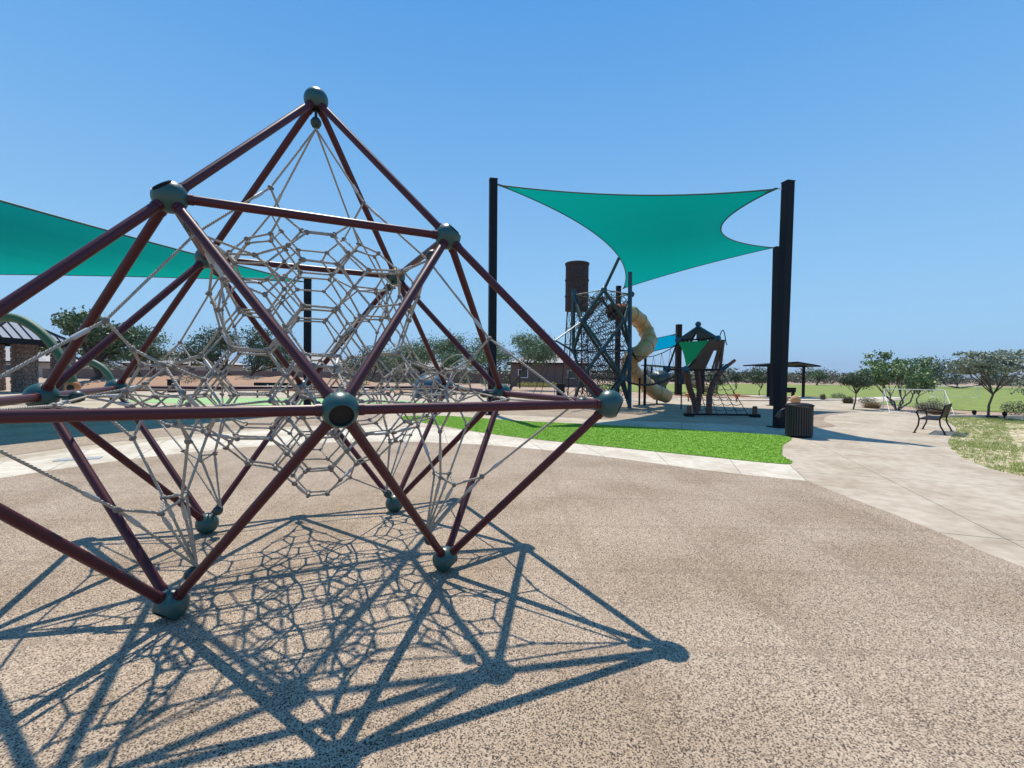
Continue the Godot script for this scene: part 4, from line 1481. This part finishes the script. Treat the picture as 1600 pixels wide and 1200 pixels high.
# ------------------------------------------------------------------ things on the left
func build_left_play() -> void:
	var mb: MB
	# ramada on stone columns
	var o := thing("stone_ramada", "picnic ramada with grey metal hip roof on rough stone columns", "ramada", Vector3(-33.2, 0, -30.6))
	var e := 2.8
	var y := 3.35
	var ap := Vector3(1.5, 4.8, 0)
	var cs := [Vector3(-e, y, e), Vector3(e, y, e), Vector3(e, y, -e), Vector3(-e, y, -e)]
	for k in 4:
		var a: Vector3 = cs[k]
		var b: Vector3 = cs[(k + 1) % 4]
		mb = MB.new()
		mb.tri(a, ap, b)
		var rp := part("roof_panel", mb, M.roof_metal, o)
		for q in 9:
			var u := (q + 0.5) / 9.0
			mb = MB.new()
			var foot := a.lerp(b, u)
			var mid := a.lerp(b, 0.5)
			var t := 1.0 - absf(u - 0.5) * 2.0
			mb.beam(foot + Vector3(0, 0.03, 0), foot + (ap - mid) * t + Vector3(0, 0.03, 0), 0.05, 0.06)
			part("seam", mb, M.dark_trim, rp)
		mb = MB.new()
		mb.beam(a + Vector3(0, -0.13, 0), b + Vector3(0, -0.13, 0), 0.1, 0.34)
		part("fascia", mb, M.dark_trim, o)
		mb = MB.new()
		mb.beam(a + Vector3(0, 0.05, 0), ap + Vector3(0, 0.05, 0), 0.12, 0.08)
		part("hip_cap", mb, M.dark_trim, o)
	var rr := RandomNumberGenerator.new()
	rr.seed = 8
	for cp in [Vector3(1.25, 0, -1.0), Vector3(2.3, 0, -2.6), Vector3(-2.2, 0, 2.2), Vector3(-2.2, 0, -2.2)]:
		mb = MB.new()
		mb.box(cp + Vector3(0, 1.6, 0), Vector3(0.82, 3.2, 0.82))
		var col := part("stone_column", mb, M.mortar, o)
		var lay := 0.0
		while lay < 3.1:
			var hh := rr.randf_range(0.22, 0.36)
			for f in 4:
				var bs := Basis(Vector3.UP, f * PI / 2)
				var x := -0.46
				while x < 0.4:
					var w := minf(rr.randf_range(0.28, 0.5), 0.46 - x)
					mb = MB.new()
					mb.box(cp + bs * Vector3(x + w / 2, 0, 0.43 + rr.randf_range(0.0, 0.04)) + Vector3(0, lay + hh / 2, 0), Vector3(w - 0.02, minf(hh, 3.15 - lay) - 0.02, 0.09), bs, 0.02)
					part("stone", mb, M.stone, col)
					x += w
			lay += hh
	mb = MB.new()
	mb.box(Vector3(-0.5, 0.75, 2.0), Vector3(1.9, 0.06, 0.8), Basis.IDENTITY, 0.01)
	var tb := thing("picnic_table", "black picnic table under the stone column ramada", "picnic table", Vector3(-30.6, 0, -29.0))
	part("table_top", mb, M.black, tb)
	for z in [1.35, 2.65]:
		mb = MB.new()
		mb.box(Vector3(-0.5, 0.45, z), Vector3(1.9, 0.05, 0.28), Basis.IDENTITY, 0.01)
		part("seat", mb, M.black, tb)
	for x in [-1.2, 0.2]:
		mb = MB.new()
		mb.box(Vector3(x, 0.36, 2.0), Vector3(0.07, 0.72, 1.4), Basis.IDENTITY, 0.01)
		part("leg", mb, M.black, tb)
	# green arches
	arch("large green tube arch with orange foot cup by the ramada", [Vector3(-26.2, 0.0, -22.0), Vector3(-25.6, 2.2, -22.0), Vector3(-24.5, 3.5, -22.0), Vector3(-23.3, 3.85, -22.0), Vector3(-22.3, 3.72, -22.0), Vector3(-21.3, 3.02, -22.0), Vector3(-20.6, 2.1, -22.0), Vector3(-20.2, 1.3, -22.0), Vector3(-20.05, 0.85, -22.0)], 0.2, 0.27)
	arch("small green tube arch with orange foot cup near the mound", [Vector3(-22.8, 0.0, -24.6), Vector3(-22.4, 1.3, -24.6), Vector3(-21.7, 1.9, -24.6), Vector3(-21.1, 1.75, -24.6), Vector3(-20.65, 1.35, -24.6), Vector3(-20.45, 0.9, -24.6)], 0.16, 0.22)
	# black sign panel
	var sg := thing("sign_panel", "long low black panel with small white print below the trees", "sign", Vector3(-14.1, 0, -28.4))
	mb = MB.new()
	mb.box(Vector3(0, 0.70, 0), Vector3(2.2, 0.36, 0.08), Basis.IDENTITY, 0.01)
	var board := part("board", mb, M.black, sg)
	mb = MB.new()
	mb.box(Vector3(-0.30, 0.72, 0.044), Vector3(0.03, 0.13, 0.008))
	mb.box(Vector3(-0.25, 0.72, 0.044), Vector3(0.03, 0.13, 0.008))
	mb.box(Vector3(0.18, 0.70, 0.044), Vector3(0.62, 0.045, 0.008))
	part("print", mb, M.white, board)
	for x in [-0.9, 0.9]:
		mb = MB.new()
		mb.box(Vector3(x, 0.27, 0), Vector3(0.08, 0.54, 0.08), Basis.IDENTITY, 0.01)
		part("leg", mb, M.black, sg)
	# dark dome
	var dm := thing("play_dome", "dark blue play dome with pale rope loops behind the net", "play dome", Vector3(-5.1, 0, -30.6))
	mb = MB.new()
	mb.lathe([Vector2(0, 1.5), Vector2(0.45, 1.42), Vector2(0.85, 1.15), Vector2(1.08, 0.75), Vector2(1.15, 0.3), Vector2(1.12, 0.0)], 24)
	part("shell", mb, M.blue, dm)
	for k in 3:
		mb = MB.new()
		var arc := []
		for q in 13:
			var an := PI * q / 12.0
			arc.append(Vector3(cos(an) * 1.25, sin(an) * 1.62, sin(k * 1.0 - 1.0) * 0.6))
		mb.path(arc, [0.022], 6, false)
		part("rope_loop", mb, M.rope, dm)
	# hoop climber
	var hc := thing("hoop_climber", "low climber of thin pale hoops behind the black post", "climber", Vector3(-2.9, 0, -26.5))
	for k in 4:
		mb = MB.new()
		var arc := []
		for q in 17:
			var an := PI * q / 16.0
			arc.append(Vector3(cos(an) * (1.55 - 0.12 * k) + k * 0.28, sin(an) * (2.6 - k * 0.25), k * -0.5))
		mb.path(arc, [0.03], 8, false)
		part("hoop", mb, M.rope, hc)
	# lamp
	var lp := thing("lamp_post", "black lamp post with two white globes before the brown building", "lamp post", Vector3(0.85, 0, -52.0))
	mb = MB.new()
	mb.tube(Vector3.ZERO, Vector3(0, 2.8, 0), 0.08, 0.05, 10)
	mb.tube(Vector3(-0.25, 2.75, 0), Vector3(0.25, 2.75, 0), 0.03, -1, 8)
	part("pole", mb, M.black, lp)
	for x in [-0.25, 0.25]:
		mb = MB.new()
		mb.ball(Vector3(x, 2.95, 0), 0.17, 14)
		part("globe", mb, M.white, lp)
	# bins
	var bn := MB.new()
	bn.box(Vector3(0, 0.42, 0), Vector3(0.55, 0.84, 0.55), Basis.IDENTITY, 0.03)
	bn.box(Vector3(0, 0.87, 0), Vector3(0.6, 0.07, 0.6), Basis.IDENTITY, 0.02)
	var bo := part("litter_bin", bn, M.black)
	bo.position = Vector3(3.45, 0, -34.2)
	tag(bo, "black square litter bin in front of the brown building", "litter bin", "black litter bins")
	var b2: MeshInstance3D = bo.duplicate()
	b2.name = numbered("litter_bin")
	add_child(b2)
	b2.position = Vector3(-23.6, 0, -33.6)
	tag(b2, "black square litter bin in front of the brown mound", "litter bin", "black litter bins")

func arch(label: String, pts: Array, r: float, cup: float) -> void:
	var o := thing("climbing_arch", label, "climbing arch", Vector3(pts[0].x, 0, pts[0].z), 0.0, "green climbing arches")
	var cv := Curve3D.new()
	for k in pts.size():
		var tg: Vector3 = (pts[mini(k + 1, pts.size() - 1)] - pts[maxi(k - 1, 0)]) / 6.0
		cv.add_point(pts[k] - o.position, -tg, tg)
	var p := []
	for k in 41: p.append(cv.sample_baked(cv.get_baked_length() * k / 40.0, true))
	var mb := MB.new()
	mb.path(p, [r], 16)
	part("tube", mb, M.arch, o)
	var end: Vector3 = p[40]
	mb = MB.new()
	mb.lathe([Vector2(r * 0.9, 0.12), Vector2(cup, 0.02), Vector2(cup * 1.05, -0.15), Vector2(cup * 0.9, -0.34), Vector2(cup * 0.45, -0.36)], 20, Transform3D(Basis.IDENTITY, end))
	var cp := part("cup", mb, M.orange, o)
	mb = MB.new()
	mb.lathe([Vector2(0, 0.02), Vector2(cup * 0.5, 0.0), Vector2(cup * 0.52, -0.03)], 16, Transform3D(Basis(Vector3.RIGHT, PI / 2).rotated(Vector3.UP, 0.4), end + Vector3(0.12, -0.15, cup * 1.0)))
	part("opening", mb, M.hole, cp)
	mb = MB.new()
	mb.tube(Vector3(end.x, 0, end.z), Vector3(end.x, end.y - 0.3, end.z), 0.08, -1, 10)
	part("stem", mb, M.iron, o)

# ------------------------------------------------------------------ plants
func tree(called: String, label: String, pos: Vector3, h: float, w: float, bare: float, stems: int, leaves: int, leaf: float, shade: Array, sd: int, opt := {}) -> void:
	var r := RandomNumberGenerator.new()
	r.seed = sd
	var o := thing(called, label, "tree", pos, 0.0, opt.get("group", ""))
	var tr := MB.new()
	var cr := MB.new()
	var tips := []
	var spread: float = opt.get("spread", 1.0)
	var flat: float = opt.get("flat", 1.0)
	var thick: float = opt.get("thick", 0.035) * h
	for s in stems:
		var az := TAU * s / stems + r.randf() * 0.7
		var lean := (0.10 if stems == 1 else 0.28) * w * (0.4 + 0.6 * r.randf())
		var top := Vector3(cos(az) * lean, bare, sin(az) * lean)
		var foot := Vector3(cos(az), 0, sin(az)) * (0.0 if stems == 1 else thick * 0.8)
		var mid := foot.lerp(top, 0.5) + Vector3(r.randfn(), 0, r.randfn()) * 0.04 * h
		var tk := thick / sqrt(float(stems)) * 1.15
		tr.path([foot - Vector3(0, 0.05, 0), foot.lerp(mid, 0.15) + Vector3(0, 0.02, 0), mid, top], [tk * 1.35, tk, tk * 0.85, tk * 0.7], 9)
		var nb := maxi(3, int(float(opt.get("limbs", 7)) / stems) + 1)
		for b in nb:
			var a2 := TAU * b / nb + r.randf() if stems == 1 else az + r.randf_range(-1.1, 1.1)
			var rise := r.randf_range(opt.get("low", 0.25), 1.0)
			var out := w * 0.5 * spread * (1.05 - 0.55 * rise * rise) * r.randf_range(0.6, 0.95)
			var end := Vector3(cos(a2) * out, bare + (h - bare) * (rise * 0.84), sin(a2) * out)
			if stems > 1: end += Vector3(top.x, 0, top.z) * 0.5
			var st := top.lerp(mid, r.randf() * 0.3)
			var m1 := st.lerp(end, 0.5) + Vector3(r.randfn(), r.randf() * 1.2, r.randfn()) * 0.05 * h
			tr.path([st, m1, end], [tk * 0.5, tk * 0.32, tk * 0.1], 6)
			tips.append([end, 1.0])
			tips.append([m1.lerp(end, 0.45), 0.8])
			for t2 in 3:
				var st2 := m1.lerp(end, r.randf_range(0.1, 0.8))
				var e2 := st2 + Vector3(r.randfn(), r.randf_range(-0.1, 1.0), r.randfn()).normalized() * w * r.randf_range(0.10, 0.22)
				e2.y = minf(e2.y, h * 0.97)
				tr.path([st2, e2], [tk * 0.2, tk * 0.06], 5)
				tips.append([e2, 0.75])
	part("trunk", tr, opt.get("bark", M.bark), o)
	var per := leaves / tips.size()
	var clump: float = opt.get("clump", 0.13) * w
	var droop: float = opt.get("droop", 0.0)
	for t in tips:
		var c: Vector3 = t[0]
		var tone := r.randf_range(0.75, 1.2)
		var sh := [(shade[0] as Color) * tone, (shade[1] as Color) * tone]
		var cw: float = clump * t[1] * r.randf_range(0.7, 1.25)
		for k in per:
			var d := Vector3(r.randfn(), r.randfn() * 0.62 * flat, r.randfn()) * cw * 0.62
			if d.length() > cw * 1.5: d *= 0.5
			d.y -= droop * d.length()
			add_leaf(cr, r, c + d, leaf * r.randf_range(0.6, 1.35), sh, opt.get("slim", 0.5))
	part("crown", cr, M.leaf, o)

func build_trees() -> void:
	var green := [Color(0.06, 0.11, 0.035), Color(0.14, 0.21, 0.075)]
	var olive := [Color(0.095, 0.16, 0.075), Color(0.19, 0.275, 0.13)]
	var sage := [Color(0.10, 0.145, 0.085), Color(0.20, 0.26, 0.16)]
	var dark := [Color(0.032, 0.058, 0.025), Color(0.075, 0.115, 0.05)]
	var bright := [Color(0.08, 0.15, 0.05), Color(0.27, 0.36, 0.15)]
	# left side, beyond the plaza
	tree("shade_tree", "broad leafy tree next to the stone column ramada", Vector3(-37.0, 0, -42.0), 7.2, 7.2, 2.0, 1, 8000, 0.30, [Color(0.07, 0.12, 0.045), Color(0.17, 0.23, 0.10)], 101, {"limbs": 10, "clump": 0.12, "slim": 0.7})
	tree("desert_tree", "wispy green tree behind the brown mound", Vector3(-34.6, 0, -46.0), 6.0, 6.6, 1.7, 2, 11000, 0.20, olive, 102, {"limbs": 10, "clump": 0.14})
	tree("desert_tree", "dark spreading tree with a forked trunk on the mound", Vector3(-25.8, 0, -45.0), 6.2, 8.2, 1.6, 2, 14000, 0.20, [Color(0.04, 0.075, 0.03), Color(0.10, 0.15, 0.06)], 103, {"limbs": 12, "clump": 0.14, "flat": 0.8})
	tree("desert_tree", "rounded green tree above the dark play dome", Vector3(-8.4, 0, -50.0), 6.1, 7.0, 1.7, 2, 15000, 0.19, olive, 104, {"limbs": 12, "clump": 0.15})
	tree("desert_tree", "wide rounded green tree in front of the brown building", Vector3(-0.4, 0, -47.5), 6.0, 7.9, 1.7, 2, 16000, 0.19, olive, 105, {"limbs": 13, "clump": 0.15})
	tree("desert_tree", "small round tree among the far houses", Vector3(-20.8, 0, -80.0), 4.2, 6.5, 1.2, 1, 2600, 0.3, green, 106, {"limbs": 8, "clump": 0.17})
	tree("desert_tree", "faint olive tree behind the slim black post", Vector3(-17.5, 0, -58.0), 4.6, 6.2, 1.3, 2, 3000, 0.26, sage, 107, {"limbs": 9, "clump": 0.16})
	# right side
	tree("young_tree", "young dark tree standing alone beside the pale footpath", Vector3(17.1, 0, -24.1), 2.25, 1.5, 0.85, 1, 5000, 0.09, dark, 111, {"limbs": 10, "clump": 0.17, "thick": 0.014, "slim": 0.35})
	tree("large_shrub_tree", "bushy many stemmed tree beside the near soccer goal", Vector3(19.55, 0, -24.4), 3.2, 2.8, 0.75, 6, 7000, 0.14, bright, 112, {"limbs": 22, "clump": 0.105, "thick": 0.03, "slim": 0.6, "bark": M.pale_bark})
	tree("umbrella_tree", "thin umbrella shaped tree with two uplights at its foot", Vector3(19.75, 0, -19.95), 3.0, 3.3, 1.0, 1, 4200, 0.125, [Color(0.13, 0.17, 0.11), Color(0.30, 0.34, 0.24)], 113, {"low": 0.66, "limbs": 10, "clump": 0.12, "thick": 0.014, "flat": 0.38, "spread": 1.15, "bark": M.bark})
	tree("young_tree", "low dark round tree behind the many stemmed tree", Vector3(25.4, 0, -30.2), 1.95, 1.65, 0.55, 1, 5000, 0.10, dark, 114, {"limbs": 10, "clump": 0.16, "thick": 0.02})
	tree("young_tree", "thin young tree between the playhouse and the shelter", Vector3(18.4, 0, -39.7), 2.35, 1.25, 0.62, 1, 1500, 0.10, dark, 115, {"limbs": 7, "clump": 0.17, "thick": 0.014})
	tree("young_tree", "young tree half hidden behind the black post and shelter", Vector3(21.0, 0, -40.9), 2.55, 1.8, 0.65, 1, 1900, 0.11, dark, 116, {"limbs": 8, "clump": 0.16, "thick": 0.014})
	tree("young_tree", "young tree seen through the leaning cargo net", Vector3(15.8, 0, -37.5), 2.2, 1.9, 0.6, 1, 1800, 0.11, dark, 117, {"limbs": 8, "clump": 0.16, "thick": 0.014})
	tree("edge_tree", "pale leafy branches of a tree right of the umbrella tree", Vector3(24.3, 0, -21.4), 2.7, 2.5, 0.6, 3, 2200, 0.11, sage, 118, {"limbs": 9, "clump": 0.13, "thick": 0.02})
	var far := [Vector3(34, 0, -96), Vector3(52, 0, -104), Vector3(62, 0, -98), Vector3(27, 0, -100)]
	for k in far.size():
		tree("field_tree", "dark rounded tree at the far edge of the lawn", far[k], 3.2 + (k % 3) * 0.7, 4.2 + (k % 2) * 1.2, 0.7, 1, 1300, 0.32, green if k % 2 == 0 else dark, 130 + k, {"limbs": 8, "clump": 0.18, "group": "trees at the far edge of the lawn"})
	tree("field_tree", "big dark domed tree beyond the far soccer goal", Vector3(78, 0, -84), 5.2, 10.5, 0.6, 3, 3200, 0.36, dark, 140, {"limbs": 12, "clump": 0.16})

func bush(called: String, label: String, pos: Vector3, size: Vector3, m: ArrayMesh, group: String) -> void:
	var o := part(called, m, M.leaf)
	o.position = pos + Vector3(0, size.y * 0.72, 0)
	o.scale = size
	o.rotation.y = rng.randf() * TAU
	tag(o, label, "shrub", group)

func grass_clump(called: String, label: String, pos: Vector3, h: float, w: float, shade: Array, sd: int, group: String) -> void:
	var r := RandomNumberGenerator.new()
	r.seed = sd
	var mb := MB.new()
	for k in 420:
		var az := r.randf() * TAU
		var rad := sqrt(r.randf()) * w * 0.25
		var b := Vector3(cos(az) * rad, 0, sin(az) * rad)
		var az2 := az + r.randfn() * 0.5
		var out := Vector3(cos(az2), 0, sin(az2)) * w * 0.5 * r.randf()
		var hh := h * r.randf_range(0.5, 1.05) * (1.0 - 0.55 * pow(out.length() / (w * 0.5), 2.0))
		var side := Vector3(-sin(az2), 0, cos(az2)) * 0.008
		mb.col = (shade[0] as Color).lerp(shade[1], r.randf())
		var m1 := b + out * 0.45 + Vector3(0, hh * 0.7, 0)
		var e := b + out + Vector3(0, hh * (1.0 - 0.25 * r.randf()), 0)
		var nn := (m1 - b).cross(side).normalized()
		var i0 := mb.vert(b - side, nn)
		mb.vert(b + side, nn); mb.vert(m1 + side, nn); mb.vert(m1 - side, nn); mb.vert(e, nn)
		mb.i.append_array(PackedInt32Array([i0, i0 + 1, i0 + 2, i0, i0 + 2, i0 + 3, i0 + 3, i0 + 2, i0 + 4]))
	var o := part(called, mb, M.leaf)
	o.position = pos
	tag(o, label, "grass clump", group)

func build_shrubs() -> void:
	var g1 := leaf_clump(51, 900, 0.16, [Color(0.035, 0.055, 0.02), Color(0.085, 0.11, 0.045)])
	var g2 := leaf_clump(52, 900, 0.16, [Color(0.06, 0.10, 0.03), Color(0.13, 0.18, 0.07)])
	var y := leaf_clump(53, 500, 0.18, [Color(0.20, 0.22, 0.03), Color(0.55, 0.48, 0.06)])
	bush("low_shrub", "dark low shrub just beyond the shelter column", Vector3(24.5, 0, -36.2), Vector3(0.55, 0.26, 0.5), g1, "low shrubs along the lawn edge")
	bush("low_shrub", "dark flat shrub right of the lone young tree", Vector3(22.0, 0, -29.8), Vector3(0.55, 0.24, 0.5), g1, "low shrubs along the lawn edge")
	bush("low_shrub", "round green shrub in front of the near goal net", Vector3(22.0, 0, -25.0), Vector3(0.5, 0.34, 0.5), g2, "low shrubs along the lawn edge")
	bush("low_shrub", "dark shrub right of the umbrella tree by the lawn", Vector3(23.4, 0, -22.3), Vector3(0.75, 0.36, 0.6), g1, "low shrubs along the lawn edge")
	var straw := [Color(0.24, 0.17, 0.075), Color(0.42, 0.32, 0.16)]
	var brown := [Color(0.10, 0.075, 0.04), Color(0.20, 0.16, 0.08)]
	var gr := "ornamental grass clumps along the lawn edge"
	grass_clump("grass_clump", "small brown grass clump near the shelter column", Vector3(22.2, 0, -34.4), 0.5, 0.5, brown, 1, gr)
	grass_clump("grass_clump", "round brown grass clump left of the lone young tree", Vector3(20.8, 0, -29.8), 0.55, 0.95, brown, 2, gr)
	grass_clump("grass_clump", "straw coloured grass clump left of the many stemmed tree", Vector3(19.0, 0, -25.4), 0.42, 1.3, straw, 3, gr)
	grass_clump("grass_clump", "large straw coloured grass clump behind the park bench", Vector3(19.8, 0, -22.9), 0.62, 1.5, straw, 4, gr)
	grass_clump("grass_clump", "straw coloured grass clump between bench and goal", Vector3(18.6, 0, -20.9), 0.4, 1.0, straw, 5, gr)
	for k in 6:
		bush("flower_bush", "yellow flowering bush below the brown building wall", Vector3(1.2 + k * 0.75, 0, -57.5 - (k % 2) * 0.4), Vector3(0.6, 0.42, 0.5), y, "yellow flowering bushes")
	for k in 7:
		bush("garden_shrub", "green shrub at the foot of the brown mound and ramada", Vector3(-40.0 + k * 4.6, 0, -39.5 - (k % 3) * 5.5), Vector3(1.1, 0.75, 1.0) * (0.8 + 0.15 * (k % 3)), g2 if k % 2 == 0 else g1, "shrubs by the mound")
	for k in 8:
		bush("garden_shrub", "dark green shrub before the long brown block wall", Vector3(-22.0 + k * 3.1, 0, -62.0 - (k % 3) * 3.0), Vector3(1.2, 0.9, 1.1) * (0.7 + 0.2 * (k % 3)), g1 if k % 3 else g2, "shrubs before the block wall")

func tuft_mesh(sd: int, h: float, shade: Array) -> ArrayMesh:
	var r := RandomNumberGenerator.new()
	r.seed = sd
	var mb := MB.new()
	for k in 9:
		var b := Vector3(r.randfn() * 0.018, 0, r.randfn() * 0.018)
		var az := r.randf() * TAU
		var side := Vector3(cos(az), 0, sin(az)) * 0.0032
		var tip := b + Vector3(r.randfn() * 0.012, h * r.randf_range(0.6, 1.1), r.randfn() * 0.012)
		mb.col = (shade[0] as Color).lerp(shade[1], r.randf())
		var nn := ((tip - b).cross(side)).normalized()
		nn = (nn + Vector3.UP * 1.2).normalized()
		var k0 := mb.vert(b - side, nn)
		mb.vert(b + side, nn); mb.vert(tip, nn)
		mb.i.append_array(PackedInt32Array([k0, k0 + 1, k0 + 2]))
	return mb.mesh()

func scatter(called: String, label: String, poly: PackedVector2Array, count: int, y: float, m: ArrayMesh, sd: int, keep = null) -> void:
	var r := RandomNumberGenerator.new()
	r.seed = sd
	var lo := poly[0]
	var hi := poly[0]
	for p in poly:
		lo = lo.min(p)
		hi = hi.max(p)
	var xs := []
	while xs.size() < count:
		var p := Vector2(r.randf_range(lo.x, hi.x), r.randf_range(lo.y, hi.y))
		if not Geometry2D.is_point_in_polygon(p, poly): continue
		if keep != null and not keep.call(p, r): continue
		xs.append(Transform3D(Basis(Vector3.UP, r.randf() * TAU).scaled(Vector3.ONE * r.randf_range(0.75, 1.3)), Vector3(p.x, y, p.y)))
	var mm := MultiMesh.new()
	mm.transform_format = MultiMesh.TRANSFORM_3D
	mm.mesh = m
	mm.instance_count = xs.size()
	for k in xs.size(): mm.set_instance_transform(k, xs[k])
	var o := MultiMeshInstance3D.new()
	o.multimesh = mm
	o.material_override = M.blade
	o.name = numbered(called)
	o.set_meta("kind", "stuff")
	tag(o, label, "grass")
	add_child(o)

func build_grass() -> void:
	scatter("turf_blades", "bright green artificial turf blades beside the ring path", turf_poly, 60000, 0.011, tuft_mesh(1, 0.028, [Color(0.19, 0.42, 0.03), Color(0.38, 0.62, 0.09)]), 5)
	var fn := FastNoiseLite.new()
	fn.seed = 14
	fn.frequency = 0.16
	fn.fractal_octaves = 3
	var near := PackedVector2Array()
	for a in Geometry2D.intersect_polygons(patch_poly, PackedVector2Array([Vector2(6, 0), Vector2(6, -20), Vector2(30, -20), Vector2(30, 0)])):
		for b in Geometry2D.clip_polygons(a, plaza):
			if b.size() > near.size(): near = b
	scatter("lawn_blades", "sparse green and straw grass tufts beside the walk", near, 30000, -0.013, tuft_mesh(2, 0.05, [Color(0.15, 0.24, 0.04), Color(0.33, 0.38, 0.13)]), 6,
		func(p: Vector2, r: RandomNumberGenerator) -> bool: return fn.get_noise_2d(p.x, p.y * 1.7) + r.randfn() * 0.10 > 0.27 or (p.x < 8.6 + maxf(0.0, -9.0 - p.y) * 0.98 + 1.0 and r.randf() < 0.35) or r.randf() < 0.03)
